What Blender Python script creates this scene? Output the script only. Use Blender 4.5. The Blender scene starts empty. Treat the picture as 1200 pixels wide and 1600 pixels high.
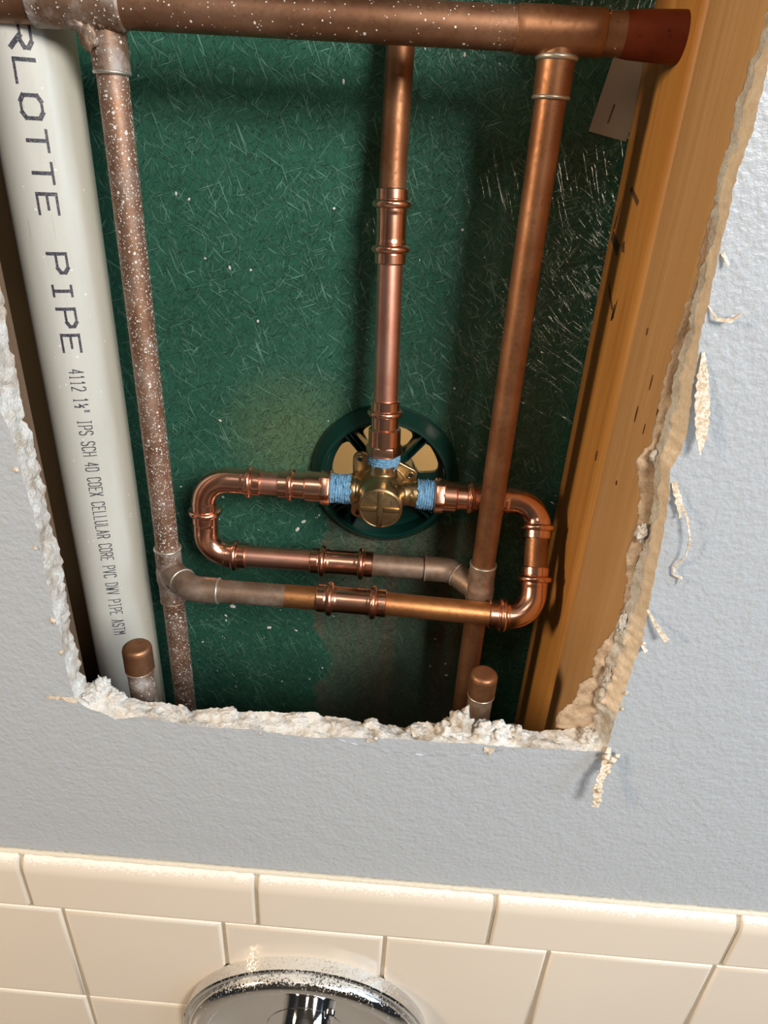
import bpy, bmesh, math, random
from mathutils import Vector, Matrix, noise, geometry

# ------------------------------------------------------------------ camera, world, lights, exposure
SC = bpy.context.scene
C = SC.collection
cam_data = bpy.data.cameras.new('camera')
cam = bpy.data.objects.new('camera', cam_data); C.objects.link(cam)
cam_data.sensor_fit = 'VERTICAL'; cam_data.sensor_height = 32.0; cam_data.sensor_width = 24.0
cam_data.lens = 1063.24 * 32.0 / 1600.0
cam_data.clip_start = 0.01
cam.matrix_world = Matrix(((0.9971404, -0.0718996, 0.0232700, 0.2093534),
                           (0.0546692, 0.4737001, -0.8789877, -0.2738863),
                           (0.0521759, 0.8777463, 0.4762762, 0.4681780),
                           (0, 0, 0, 1)))
SC.camera = cam

world = bpy.data.worlds.new('world'); SC.world = world
world.use_nodes = True
world.node_tree.nodes['Background'].inputs[0].default_value = (0.80, 0.84, 0.90, 1)
world.node_tree.nodes['Background'].inputs[1].default_value = 0.030

def area(name, loc, target, sx, sy, power, col):
    l = bpy.data.lights.new(name, 'AREA'); l.shape = 'RECTANGLE'; l.size = sx; l.size_y = sy
    l.energy = power; l.color = col
    o = bpy.data.objects.new(name, l); C.objects.link(o)
    o.location = loc
    o.rotation_euler = (Vector(target) - Vector(loc)).to_track_quat('-Z', 'Y').to_euler()
    return o
area('ceiling_light', (0.86, -1.08, 1.04), (0.20, 0.10, 0.30), 0.44, 0.44, 24.0, (1.0, 0.93, 0.84))
area('window_light', (1.30, -0.42, 0.75), (0.33, 0.0, 0.35), 0.55, 0.9, 13.0, (0.62, 0.83, 1.0))
area('vanity_light', (-1.05, -0.66, 0.74), (0.32, 0.10, 0.32), 0.16, 0.30, 14.5, (1.0, 0.77, 0.52))
SC.view_settings.view_transform = 'Standard'
SC.view_settings.look = 'None'
SC.view_settings.gamma = 1.0
SC.view_settings.use_curve_mapping = False
SC.view_settings.exposure = 0.0

random.seed(7)
PI = math.pi

# ------------------------------------------------------------------ material helpers
class G:
    """small node-graph builder"""
    def __init__(s, name):
        s.m = bpy.data.materials.new(name); s.m.use_nodes = True
        s.t = s.m.node_tree; s.t.nodes.clear()
        s.out = s.n('ShaderNodeOutputMaterial'); s.p = s.n('ShaderNodeBsdfPrincipled')
        s.t.links.new(s.p.outputs[0], s.out.inputs[0])
        s.tc = s.n('ShaderNodeTexCoord').outputs['Object']
    def n(s, t): return s.t.nodes.new(t)
    def put(s, sock, v):
        if isinstance(v, bpy.types.NodeSocket): s.t.links.new(v, sock)
        elif isinstance(v, (tuple, list)) and len(v) == 3 and sock.type == 'RGBA': sock.default_value = (*v, 1)
        else: sock.default_value = v
    def math(s, op, a, b=0.0, c=None):
        n = s.n('ShaderNodeMath'); n.operation = op
        s.put(n.inputs[0], a); s.put(n.inputs[1], b)
        if c is not None: s.put(n.inputs[2], c)
        return n.outputs[0]
    def mapping(s, scale=(1, 1, 1), rot=(0, 0, 0), loc=(0, 0, 0), src=None):
        n = s.n('ShaderNodeMapping'); n.vector_type = 'POINT'
        s.put(n.inputs[0], src or s.tc); n.inputs[1].default_value = loc
        n.inputs[2].default_value = rot; n.inputs[3].default_value = scale
        return n.outputs[0]
    def noise(s, scale, detail=3, vec=None, rough=0.5, dist=0.0):
        n = s.n('ShaderNodeTexNoise'); s.put(n.inputs['Vector'], vec or s.tc)
        n.inputs['Scale'].default_value = scale; n.inputs['Detail'].default_value = detail
        n.inputs['Roughness'].default_value = rough; n.inputs['Distortion'].default_value = dist
        return n.outputs[0]
    def voro(s, scale, vec=None, out='Distance', feat='F1'):
        n = s.n('ShaderNodeTexVoronoi'); n.feature = feat; s.put(n.inputs['Vector'], vec or s.tc)
        n.inputs['Scale'].default_value = scale
        return n.outputs[out]
    def ramp(s, f, lo, hi, a=0.0, b=1.0):
        n = s.n('ShaderNodeMapRange'); n.clamp = True
        s.put(n.inputs[0], f); n.inputs[1].default_value = lo; n.inputs[2].default_value = hi
        n.inputs[3].default_value = a; n.inputs[4].default_value = b
        return n.outputs[0]
    def mix(s, f, a, b):
        n = s.n('ShaderNodeMix'); n.data_type = 'RGBA'
        s.put(n.inputs[0], f); s.put(n.inputs[6], a); s.put(n.inputs[7], b)
        return n.outputs[2]
    def bump(s, h, strength=0.5, dist=0.001, normal=None):
        n = s.n('ShaderNodeBump'); s.put(n.inputs['Height'], h)
        n.inputs['Strength'].default_value = strength; n.inputs['Distance'].default_value = dist
        if normal is not None: s.put(n.inputs['Normal'], normal)
        return n.outputs[0]
    def xyz(s, src=None):
        n = s.n('ShaderNodeSeparateXYZ'); s.put(n.inputs[0], src or s.tc); return n.outputs
    def nz(s):
        n = s.n('ShaderNodeNewGeometry'); return s.xyz(n.outputs['Normal'])[2]
    def set(s, col=None, rough=None, metal=None, normal=None, **k):
        if col is not None: s.put(s.p.inputs['Base Color'], col)
        if rough is not None: s.put(s.p.inputs['Roughness'], rough)
        if metal is not None: s.put(s.p.inputs['Metallic'], metal)
        if normal is not None: s.put(s.p.inputs['Normal'], normal)
        for a, v in k.items(): s.put(s.p.inputs[a.replace('_', ' ')], v)
        return s.m

def specks(g, scale, size, amount):
    """white plaster specks: random cells of a voronoi, 0..1 mask"""
    d = g.voro(scale); c = g.xyz(g.voro(scale, out='Color'))[0]
    r = g.math('MULTIPLY', g.ramp(c, 1 - amount, 1.0), size)
    return g.ramp(g.math('SUBTRACT', r, d), 0.0, 0.06)

def copper(name, base, dark, rough, dust=0.0, haze=0.0, metal=1.0, mott=0.5, fleck=1.0):
    g = G(name)
    n1 = g.noise(55, 4); n2 = g.noise(420, 3)
    c = g.mix(g.ramp(n1, 0.5 - mott * 0.3, 0.5 + mott * 0.3), base, dark)
    c = g.mix(g.math('MULTIPLY', g.ramp(n2, 0.62, 0.8), fleck), c, tuple(v * 0.55 for v in dark))
    r = g.ramp(n2, 0.3, 0.75, rough, rough + 0.16 * fleck)
    m = metal
    if haze:
        hz = g.math('MULTIPLY', g.ramp(g.noise(70, 5, rough=0.7), 0.42, 0.66), haze)
        c = g.mix(hz, c, (0.50, 0.47, 0.45)); m = g.math('MULTIPLY', g.math('SUBTRACT', 1.0, hz), metal)
    if dust:
        mk = g.math('MAXIMUM', specks(g, 420, 0.42, 0.35 * dust), specks(g, 1050, 0.5, 0.7 * dust))
        c = g.mix(mk, c, (0.82, 0.81, 0.78))
        inv = g.math('SUBTRACT', 1.0, mk); m = g.math('MULTIPLY', inv, m)
        r = g.math('MAXIMUM', r, g.math('MULTIPLY', mk, 0.8))
    return g.set(c, r, m, g.bump(n2, 0.08 * fleck, 0.0004))

M = {}
M['copper_new'] = copper('new_copper', (0.95, 0.58, 0.43), (0.85, 0.42, 0.29), 0.24, mott=0.8, fleck=0.12)
M['copper_rose'] = copper('rose_copper_tube', (0.95, 0.54, 0.43), (0.84, 0.41, 0.31), 0.36, fleck=0.3)
M['copper_orange'] = copper('orange_copper_tube', (0.66, 0.31, 0.12), (0.45, 0.20, 0.09), 0.36, mott=0.9, metal=0.9)
M['copper_old'] = copper('old_copper', (0.36, 0.20, 0.125), (0.25, 0.125, 0.07), 0.42, dust=0.12, metal=0.8)
M['copper_old_clean'] = copper('old_copper_clean', (0.38, 0.19, 0.10), (0.28, 0.125, 0.06), 0.40, metal=0.8)
M['copper_dusty'] = copper('dusty_copper', (0.45, 0.25, 0.16), (0.30, 0.165, 0.10), 0.45, dust=1.0, haze=0.35, metal=0.75)
M['copper_oxide'] = copper('oxidised_copper', (0.34, 0.22, 0.15), (0.24, 0.14, 0.09), 0.5, dust=0.3, haze=0.8, metal=0.7)
M['copper_grey'] = copper('greyish_copper', (0.36, 0.24, 0.165), (0.29, 0.19, 0.13), 0.42, haze=0.35, metal=0.7)
M['solder'] = copper('solder', (0.72, 0.70, 0.64), (0.50, 0.46, 0.38), 0.33, metal=0.8)
M['brass'] = copper('cast_brass', (0.62, 0.46, 0.25), (0.44, 0.31, 0.16), 0.27, mott=0.9)
M['brass_dark'] = copper('cast_brass_cap', (0.60, 0.44, 0.25), (0.44, 0.31, 0.17), 0.33, mott=0.6)

g = G('glossy_green_fibreglass')
hs = []
for i, a in enumerate((0.35, 1.05, 1.9, 2.5, 0.75, 2.95)):
    v = g.mapping((1150 + 120 * i, 60, 38 + 9 * i), (0, 0, 0), (i * 3.1, 0, i * 1.7), src=g.mapping((1, 1, 1), (0, a, 0)))
    n_ = g.noise(1.0, 2, vec=v, rough=0.35, dist=0.06)
    hs.append(g.ramp(n_, 0.645, 0.70))
h = hs[0]
for q in hs[1:]: h = g.math('MAXIMUM', h, q)
X = g.xyz()
soft = g.noise(210, 3)
wob = g.math('MULTIPLY', g.math('SUBTRACT', g.noise(26, 4), 0.5), 0.075)
wx = g.math('ADD', X[0], wob); wz = g.math('ADD', X[2], wob)
st = g.math('MULTIPLY', g.math('MULTIPLY', g.ramp(wx, 0.146, 0.152), g.ramp(wx, 0.277, 0.271)), g.ramp(wz, 0.212, 0.200))
drip = g.ramp(g.noise(1.0, 3, vec=g.mapping((90, 1, 5))), 0.35, 0.7, 0.35, 0.9)
ol = g.math('SUBTRACT', 1.0, g.math('MULTIPLY', g.math('POWER', g.math('ADD', g.math('POWER', g.math('SUBTRACT', X[0], 0.125), 2.0), g.math('POWER', g.math('SUBTRACT', X[2], 0.272), 2.0)), 0.5), 17.0))
ol = g.math('MULTIPLY', g.ramp(g.math('ADD', ol, g.math('MULTIPLY', wob, 5.0)), 0.0, 0.7), 0.42)
c = g.mix(g.ramp(g.noise(14, 3), 0.35, 0.7), (0.026, 0.112, 0.076), (0.036, 0.145, 0.100))
c = g.mix(g.math('MULTIPLY', h, 0.50), c, (0.21, 0.46, 0.36))  # pale fibres, lightened further to paint in their glints
c = g.mix(ol, c, (0.20, 0.27, 0.13))
c = g.mix(g.math('MULTIPLY', st, drip), c, (0.15, 0.145, 0.105))
hh = g.math('ADD', g.math('MULTIPLY', h, 0.75), g.math('MULTIPLY', soft, 0.28))
M['panel'] = g.set(c, g.ramp(st, 0, 1, 0.27, 0.5), 0.0, g.bump(hh, 0.95, 0.0030), Specular_IOR_Level=0.40)

g = G('dark_green_plastic')
M['green_plastic'] = g.set(g.mix(g.noise(60, 3), (0.004, 0.034, 0.028), (0.006, 0.050, 0.040)), 0.28, 0.0, g.bump(g.noise(500), 0.1, 0.0005))

g = G('pale_blue_grey_wall_paint')
orange = g.noise(330, 3, rough=0.55); big = g.noise(95, 2)
M['paint'] = g.set(g.mix(g.noise(5, 2), (0.375, 0.405, 0.445), (0.40, 0.425, 0.46)), 0.40, 0.0,
                   g.bump(g.math('ADD', orange, big), 0.55, 0.0014), Specular_IOR_Level=0.45)
g = G('broken_gypsum')
n1 = g.noise(260, 6, rough=0.7); n2 = g.noise(60, 3)
M['gypsum'] = g.set(g.mix(g.ramp(g.math('MULTIPLY', n1, n2), 0.10, 0.30), (0.52, 0.41, 0.30), (0.86, 0.84, 0.80)), 0.9, 0.0, g.bump(n1, 1.0, 0.003))
g = G('smooth_tan_gypsum')
n1 = g.noise(300, 5, rough=0.7)
M['gypsum_tan'] = g.set(g.mix(g.ramp(n1, 0.3, 0.6), (0.72, 0.55, 0.38), (0.85, 0.74, 0.60)), 0.88, 0.0, g.bump(n1, 0.6, 0.0015))  # tan tone for the front of the right edge
g = G('torn_brown_backing_paper')
n1 = g.noise(170, 5, rough=0.7)
M['backing'] = g.set(g.mix(g.ramp(n1, 0.35, 0.65), (0.36, 0.24, 0.15), (0.60, 0.46, 0.33)), 0.75, 0.0, g.bump(n1, 0.8, 0.002))
g = G('torn_white_paper')
n1 = g.noise(700, 4, rough=0.7)
M['paper'] = g.set(g.mix(g.ramp(n1, 0.4, 0.6), (0.50, 0.38, 0.25), (0.76, 0.70, 0.62)), 0.85, 0.0, g.bump(n1, 0.6, 0.001))

def wood(name, a, b, d):
    g = G(name)
    w = g.noise(1.0, 5, vec=g.mapping((52, 52, 3.2), (0, 0, 0.3)), rough=0.6, dist=0.8)
    f = g.noise(1.0, 4, vec=g.mapping((700, 700, 9)), rough=0.6)
    l = g.noise(1.0, 2, vec=g.mapping((9, 26, 1.5)))
    c = g.mix(g.ramp(w, 0.36, 0.62), a, b)
    c = g.mix(g.math('MULTIPLY', g.ramp(f, 0.50, 0.72), 0.45), c, d)
    c = g.mix(g.math('MULTIPLY', g.ramp(l, 0.56, 0.75), 0.5), c, d)
    return g.set(c, 0.5, 0.0, g.bump(f, 0.25, 0.0006))
M['pine'] = wood('pale_pine', (0.66, 0.40, 0.19), (0.58, 0.33, 0.14), (0.42, 0.21, 0.075))
M['pine_orange'] = wood('orange_pine', (0.62, 0.31, 0.085), (0.50, 0.22, 0.05), (0.30, 0.12, 0.03))
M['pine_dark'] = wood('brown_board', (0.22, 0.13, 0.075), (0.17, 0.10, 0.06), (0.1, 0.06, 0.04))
g = G('marking_ink'); M['ink'] = g.set(g.mix(g.ramp(g.noise(900, 3), 0.4, 0.6), (0.035, 0.028, 0.022), (0.15, 0.085, 0.035)), 0.8)
g = G('knot_brown'); M['knot'] = g.set((0.13, 0.055, 0.02), 0.6)

g = G('grey_white_pvc')
n1 = g.noise(1.0, 4, vec=g.mapping((90, 90, 12)))
c = g.mix(g.ramp(n1, 0.3, 0.7), (0.66, 0.66, 0.60), (0.76, 0.75, 0.70))
c = g.mix(g.math('MULTIPLY', g.ramp(g.noise(1.0, 5, vec=g.mapping((420, 420, 32)), rough=0.7), 0.66, 0.78), 0.6), c, (0.24, 0.23, 0.19))
sk = specks(g, 230, 0.22, 0.3)
c = g.mix(sk, c, (0.92, 0.92, 0.9))
M['pvc'] = g.set(c, 0.30, 0.0, g.bump(g.noise(300), 0.05, 0.0005))
g = G('pvc_print_ink'); M['print'] = g.set(g.mix(g.ramp(g.noise(1500, 3), 0.50, 0.66), (0.045, 0.045, 0.065), (0.22, 0.22, 0.23)), 0.5)

g = G('blue_thread_sealant')
n1 = g.noise(1.0, 4, vec=g.mapping((900, 300, 300)), rough=0.7)
M['tape'] = g.set(g.mix(g.ramp(n1, 0.35, 0.65), (0.10, 0.33, 0.62), (0.34, 0.62, 0.88)), 0.38, 0.0, g.bump(n1, 0.9, 0.0015))

def dusty_top(g, hi, dustcol, thr, amt):
    n_ = g.math('ADD', g.math('MULTIPLY', g.noise(700, 4, rough=0.75), 1.0), g.math('MULTIPLY', g.noise(40, 2), 0.30))
    k = g.math('ADD', g.ramp(g.nz(), thr, 1.0, -0.42, hi), n_)
    return g.math('MULTIPLY', g.ramp(k, 0.50, 0.62), amt), dustcol
g = G('glazed_almond_tile')
dm, dc = dusty_top(g, 0.16, (0.76, 0.73, 0.67), 0.05, 0.85)
c = g.mix(g.noise(8, 2), (0.66, 0.575, 0.485), (0.69, 0.60, 0.505))
c = g.mix(dm, c, dc)
M['tile'] = g.set(c, g.ramp(dm, 0, 1, 0.13, 0.85), 0.0, g.bump(g.noise(18, 2), 0.12, 0.002))
g = G('cream_grout'); n1 = g.noise(500, 4)
M['grout'] = g.set(g.mix(n1, (0.40, 0.335, 0.25), (0.50, 0.43, 0.33)), 0.85, 0.0, g.bump(n1, 0.5, 0.001))
g = G('cream_caulk'); n1 = g.noise(400, 4)
M['caulk'] = g.set(g.mix(n1, (0.56, 0.50, 0.40), (0.66, 0.60, 0.49)), 0.6, 0.0, g.bump(n1, 0.5, 0.001))
g = G('dusty_chrome')
dm, dc = dusty_top(g, -0.01, (0.56, 0.52, 0.45), 0.20, 0.85)
grit = g.math('MULTIPLY', specks(g, 900, 0.45, 0.35), 0.8)
dm = g.math('MAXIMUM', dm, g.math('MULTIPLY', grit, g.ramp(g.nz(), 0.0, 0.3)))
M['chrome'] = g.set(g.mix(dm, (0.74, 0.74, 0.75), dc), g.ramp(dm, 0, 1, 0.05, 0.8), g.math('SUBTRACT', 1.0, dm), g.bump(g.noise(800, 3), 0.03, 0.0004))
g = G('chrome_clean'); M['chrome_clean'] = g.set((0.74, 0.74, 0.76), 0.06, 1.0)
g = G('hole_shade_black'); M['black'] = g.set((0.01, 0.01, 0.01), 0.7)  # black painted in for the shade inside the screw holes
g = G('cavity_shade_black'); M['dark'] = g.set((0.02, 0.018, 0.016), 0.9)  # near-black colour stands in for the shade deep in the cavity
g = G('tan_board'); M['tan'] = g.set(g.mix(g.noise(9, 2), (0.62, 0.40, 0.19), (0.68, 0.44, 0.22)), 0.8)
g = G('white_plaster'); M['plaster'] = g.set((0.82, 0.81, 0.78), 0.9, 0.0, g.bump(g.noise(600, 4), 0.8, 0.002))
g = G('tan_paper_label'); M['label'] = g.set((0.46, 0.38, 0.29), 0.6)
g = G('header_end_reflection'); M['end_reflection'] = copper('copper_wood_reflection', (0.20, 0.038, 0.014), (0.13, 0.022, 0.010), 0.5, metal=0.5)  # red of the stud's reflection painted into the copper

# ------------------------------------------------------------------ mesh helpers
def link_mesh(name, bm, mat, parent=None, smooth=True):
    me = bpy.data.meshes.new(name); bm.normal_update(); bm.to_mesh(me); bm.free()
    o = bpy.data.objects.new(name, me); C.objects.link(o)
    if mat is not None: me.materials.append(M[mat])
    if smooth: me.shade_smooth()
    if parent is not None: attach(o, parent)
    return o
def wpos(o):
    v = Vector(o.location)
    while o.parent: o = o.parent; v += o.location
    return v
def attach(o, parent):
    """keep world-space mesh data: undo the offset of the parent chain"""
    o.parent = parent; o.location = -wpos(parent)
def thing(name, loc, label, cat, group=None):
    o = bpy.data.objects.new(name, None); C.objects.link(o); o.location = loc
    o.empty_display_size = 0.01; o['label'] = label; o['category'] = cat
    if group: o['group'] = group
    return o
def sharp(o, ang=35):
    o.data.set_sharp_from_angle(angle=math.radians(ang)); return o
V = Vector

def route(nodes, bends=None, n=14):
    """polyline with rounded corners; bends = radius per inner node"""
    P = [V(q) for q in nodes]; out = [P[0]]
    for i in range(1, len(P) - 1):
        r = bends[i - 1] if isinstance(bends, (list, tuple)) else bends
        a = (P[i - 1] - P[i]).normalized(); b = (P[i + 1] - P[i]).normalized()
        th = a.angle(b)
        if not r or th > 3.10: out.append(P[i]); continue
        d = r / math.tan(th / 2)
        c = P[i] + (a + b).normalized() * (r / math.sin(th / 2))
        p0 = P[i] + a * d; p1 = P[i] + b * d
        u = (p0 - c).normalized(); w = (p1 - c).normalized(); ang = u.angle(w)
        for k in range(n + 1):
            t = k / n
            out.append(c + (u * math.sin((1 - t) * ang) + w * math.sin(t * ang)) / math.sin(ang) * r)
    out.append(P[-1]); return out
def dense(pts, step=0.0012):
    out = [pts[0]]; 
    for a, b in zip(pts, pts[1:]):
        L = (b - a).length
        if L < 1e-7: continue
        k = max(1, int(L / step))
        for i in range(1, k + 1): out.append(a.lerp(b, i / k))
    return out
def length(pts): return sum((b - a).length for a, b in zip(pts, pts[1:]))
def sweep_bm(bm, pts, prof, seg=36, cap=True, wob=0.0, ref=None):
    """prof: number or list of (s, r) stations; frames carried along the path"""
    S = [0.0]
    for a, b in zip(pts, pts[1:]): S.append(S[-1] + (b - a).length)
    if not isinstance(prof, (list, tuple)): prof = [(0, prof), (S[-1], prof)]
    st = []
    for i, s in enumerate(S): st.append((s, pts[i]))
    # add stations exactly at profile knots
    def at(s):
        s = min(max(s, 0), S[-1])
        for i in range(len(S) - 1):
            if S[i + 1] >= s - 1e-12:
                d = S[i + 1] - S[i]
                return pts[i].lerp(pts[i + 1], (s - S[i]) / d if d > 1e-12 else 0), (pts[i + 1] - pts[i])
        return pts[-1], pts[-1] - pts[-2]
    stations = []
    keys = sorted(set([round(s, 6) for s in S] + [round(k[0], 6) for k in prof if 0 <= k[0] <= S[-1]]))
    def rads(s):
        ex = [r for (k, r) in prof if abs(round(k, 6) - s) < 1e-6]
        if ex: return ex
        if s <= prof[0][0]: return [prof[0][1]]
        for (k0, r0), (k1, r1) in zip(prof, prof[1:]):
            if k0 <= s <= k1: return [r0 + (r1 - r0) * (s - k0) / max(k1 - k0, 1e-9)]
        return [prof[-1][1]]
    rings = []; nrm = None; pt = None
    for s in keys:
        p, t = at(s); 
        p2, t2 = at(min(s + 0.0004, S[-1])); p0, t0 = at(max(s - 0.0004, 0))
        t = (p2 - p0).normalized()
        if nrm is None:
            a = ref or (V((0, 0, 1)) if abs(t.z) < 0.8 else V((0, -1, 0)))
            nrm = (a - t * a.dot(t)).normalized()
        else:
            nrm = (nrm - t * nrm.dot(t)).normalized()
        bi = t.cross(nrm)
        for r in rads(s):
            ring = []
            for k in range(seg):
                an = 2 * PI * k / seg; rr = r
                if wob: rr += wob * noise.noise(V((p.x + math.cos(an) * r, p.y + math.sin(an) * r, p.z + s)) * 230)
                ring.append(bm.verts.new(p + (nrm * math.cos(an) + bi * math.sin(an)) * rr))
            rings.append(ring)
    for a, b in zip(rings, rings[1:]):
        for k in range(seg): bm.faces.new((a[k], a[(k + 1) % seg], b[(k + 1) % seg], b[k]))
    if cap:
        bm.faces.new(list(reversed(rings[0]))); bm.faces.new(rings[-1])
def sweep(name, pts, prof, mat, parent, seg=36, wob=0.0, ang=35, cap=True):
    bm = bmesh.new(); sweep_bm(bm, [V(q) for q in pts], prof, seg, cap, wob)
    bmesh.ops.recalc_face_normals(bm, faces=bm.faces)
    return sharp(link_mesh(name, bm, mat, parent), ang)
def torus(name, p, t, R, r, mat, parent, seg=40, k=12):
    p = V(p); t = V(t).normalized()
    a = V((0, 0, 1)) if abs(t.z) < 0.8 else V((0, 1, 0))
    u = (a - t * a.dot(t)).normalized(); w = t.cross(u)
    bm = bmesh.new(); rings = []
    for i in range(seg):
        an = 2 * PI * i / seg; d = u * math.cos(an) + w * math.sin(an)
        rings.append([bm.verts.new(p + d * (R + r * math.cos(2 * PI * j / k)) + t * r * math.sin(2 * PI * j / k)) for j in range(k)])
    for i in range(seg):
        A, B = rings[i], rings[(i + 1) % seg]
        for j in range(k): bm.faces.new((A[j], B[j], B[(j + 1) % k], A[(j + 1) % k]))
    bmesh.ops.recalc_face_normals(bm, faces=bm.faces)
    return link_mesh(name, bm, mat, parent)
def pos_on(pts, s):
    acc = 0
    for a, b in zip(pts, pts[1:]):
        L = (b - a).length
        if acc + L >= s and L > 0: return a.lerp(b, (s - acc) / L), (b - a).normalized()
        acc += L
    return pts[-1], (pts[-1] - pts[-2]).normalized()
def box_bm(bm, lo, hi):
    lo = V(lo); hi = V(hi)
    m = Matrix.Translation((lo + hi) / 2) @ Matrix.Diagonal((*(hi - lo), 1))
    return bmesh.ops.create_cube(bm, size=1, matrix=m)['verts']
def box(name, lo, hi, mat, parent=None, bevel=0.0, segs=2):
    bm = bmesh.new(); box_bm(bm, lo, hi)
    if bevel: bmesh.ops.bevel(bm, geom=bm.edges[:], offset=bevel, segments=segs, affect='EDGES', profile=0.5)
    o = link_mesh(name, bm, mat, parent, smooth=bool(bevel))
    if bevel: sharp(o, 50)
    return o
def struct(o, label=None):
    o['kind'] = 'structure'
    if label: o['label'] = label
    return o

RP = 0.00795      # half-inch copper tube
RF = 0.00905      # fitting body
def end_collar(L, both=True, body=RF, c=0.0065, lip=0.0096):
    """radius profile of a press fitting: lips at the ends, grooved next to the bead"""
    a = [(0, lip - 0.0006), (0.0006, lip), (c - 0.0006, lip), (c, body + 0.0003), (c + 0.006, body + 0.0003), (c + 0.0075, body)]
    if not both: return a + [(L, body)]
    return a + [(L - q, r) for q, r in reversed(a)]
def press_fitting(name, nodes, bends, parent, beads, prof=None, mat='copper_new', both=True):
    pts = dense(route(nodes, bends)); L = length(pts)
    o = sweep(name, pts, prof or end_collar(L, both), mat, parent, seg=40)
    for s in beads:
        if s < 0: s = L + s
        p, t = pos_on(pts, s)
        torus('bead', p, t, 0.0096, 0.00235, mat, o)
    return o

# ------------------------------------------------------------------ the wall, its hole, the cavity
FR= [(31.6, 356.9), (33.2, 348.6), (34.3, 342.9), (34.6, 330.3), (35.9, 309.6), (36.9, 295.7), (35.4, 267.8), (35.8, 256.1), (35.7, 246.0), (36.4, 231.5), (35.7, 207.3), (36.2, 195.8), (37.0, 187.9), (40.6, 183.0), (57.6, 175.1), (72.6, 178.2), (89.4, 176.1), (113.3, 174.2), (137.6, 175.4), (152.0, 173.5), (171.2, 172.6), (188.1, 175.0), (221.4, 177.2), (240.7, 176.8), (259.4, 177.9), (281.8, 177.4), (301.8, 178.7), (332.3, 179.6), (332.5, 188.5), (331.9, 202.8), (332.6, 218.4), (333.0, 236.0), (334.1, 255.3), (332.9, 275.0), (331.5, 289.9), (330.2, 307.7), (329.2, 321.3), (327.4, 336.5), (324.7, 350.9), (326.7, 358.9), (327.4, 366.8), (324.2, 388.9), (322.0, 406.2), (321.5, 411.9), (322.1, 418.5), (321.2, 426.3), (320.3, 437.7), (320.0, 450.9), (319.2, 466.0), (320.5, 479.2), (319.8, 495.2)]
BK= [(35.3, 406.3), (35.4, 397.6), (34.7, 383.9), (35.2, 377.2), (34.5, 369.6), (34.8, 359.5), (33.1, 347.1), (36.1, 345.5), (36.0, 335.9), (36.2, 322.7), (36.5, 307.5), (35.7, 294.6), (37.4, 280.9), (38.2, 272.2), (36.1, 254.5), (36.3, 239.5), (34.5, 224.7), (36.7, 210.1), (35.4, 197.4), (37.5, 188.1), (41.6, 188.0), (45.3, 195.6), (51.4, 186.6), (58.0, 180.4), (71.4, 176.9), (80.1, 177.8), (92.7, 176.6), (97.3, 173.1), (109.9, 176.0), (118.8, 176.4), (122.5, 174.3), (134.8, 176.1), (157.1, 177.0), (170.8, 179.5), (174.6, 175.3), (184.1, 177.4), (196.8, 173.7), (202.6, 176.9), (209.1, 173.5), (221.3, 172.8), (228.3, 178.1), (235.6, 177.9), (263.7, 179.5), (283.4, 176.6), (289.3, 178.7), (296.7, 178.0), (303.6, 180.3), (320.1, 183.1), (326.1, 189.2), (323.0, 209.9), (324.8, 239.7), (325.7, 251.3), (326.7, 267.7), (327.3, 283.4), (326.0, 292.0), (326.9, 308.2), (326.4, 323.1), (325.8, 334.1), (320.9, 349.8), (321.3, 363.4), (322.3, 375.3), (320.6, 388.2), (321.3, 400.2), (320.7, 412.2), (320.4, 425.7), (320.1, 436.0), (319.9, 442.3), (318.7, 458.5), (318.6, 472.7), (317.6, 488.5), (320.4, 506.0)]
PB= [(306.6, 180.1), (305.9, 192.4), (313.5, 201.4), (313.5, 214.5), (319.5, 219.7), (318.3, 237.4), (325.1, 252.9), (325.8, 269.3), (324.9, 281.0), (320.6, 297.5), (321.7, 309.2), (321.1, 322.4), (318.6, 335.6), (314.3, 348.2), (318.8, 356.9), (318.8, 369.9), (317.5, 382.8), (317.7, 395.3), (318.1, 406.0), (318.4, 412.0), (319.8, 423.9), (319.4, 435.9)]
FR = [(a / 1000, b / 1000) for a, b in FR]; BK = [(a / 1000, b / 1000) for a, b in BK]; PB = [(a / 1000, b / 1000) for a, b in PB]
X0, X1, Z0, Z1 = -0.36, 0.80, -0.55, 1.05
HT = 0.74           # top of the cut-out, above the view
TH = 0.0127         # drywall thickness
def resample(pts, n):
    P = [V((a, b, 0)) for a, b in pts]; L = length(P); out = []
    for i in range(n):
        p, _ = pos_on(P, L * i / n); out.append((p.x, p.y))
    return out
def loop(poly, xl, xr, cl, cr):
    """split the traced edge into left / bottom / right and close it above the view"""
    poly = [(xl, HT)] + poly + [(xr, HT)]
    i = min(range(len(poly)), key=lambda k: (poly[k][0] - cl[0])**2 + (poly[k][1] - cl[1])**2)
    j = min(range(len(poly)), key=lambda k: (poly[k][0] - cr[0])**2 + (poly[k][1] - cr[1])**2)
    return resample(poly[:i + 1], 420) + resample(poly[i:j + 1], 460) + resample(poly[j:], 420) + resample([(xr, HT), (xl, HT)], 40)
LF = loop(FR, 0.032, 0.3195, (0.0370, 0.1879), (0.3323, 0.1796))
LB = loop(BK, 0.034, 0.3190, (0.0375, 0.1881), (0.3201, 0.1831))
def nz2(x, z, f, s): return V((noise.noise(V((x, z, s)) * f), noise.noise(V((x, z, s + 9.3)) * f), 0))
def jig(p, amp, f, s):
    q = nz2(p[0], p[1], f, s); return (p[0] + q.x * amp, p[1] + q.y * amp)
LF = [jig(jig(p, 0.0006, 260, 1.0), 0.0005, 700, 2.0) for p in LF]
LB = [jig(jig(p, 0.0016, 190, 3.0), 0.0009, 600, 4.0) for p in LB]
bm = bmesh.new()
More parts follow.
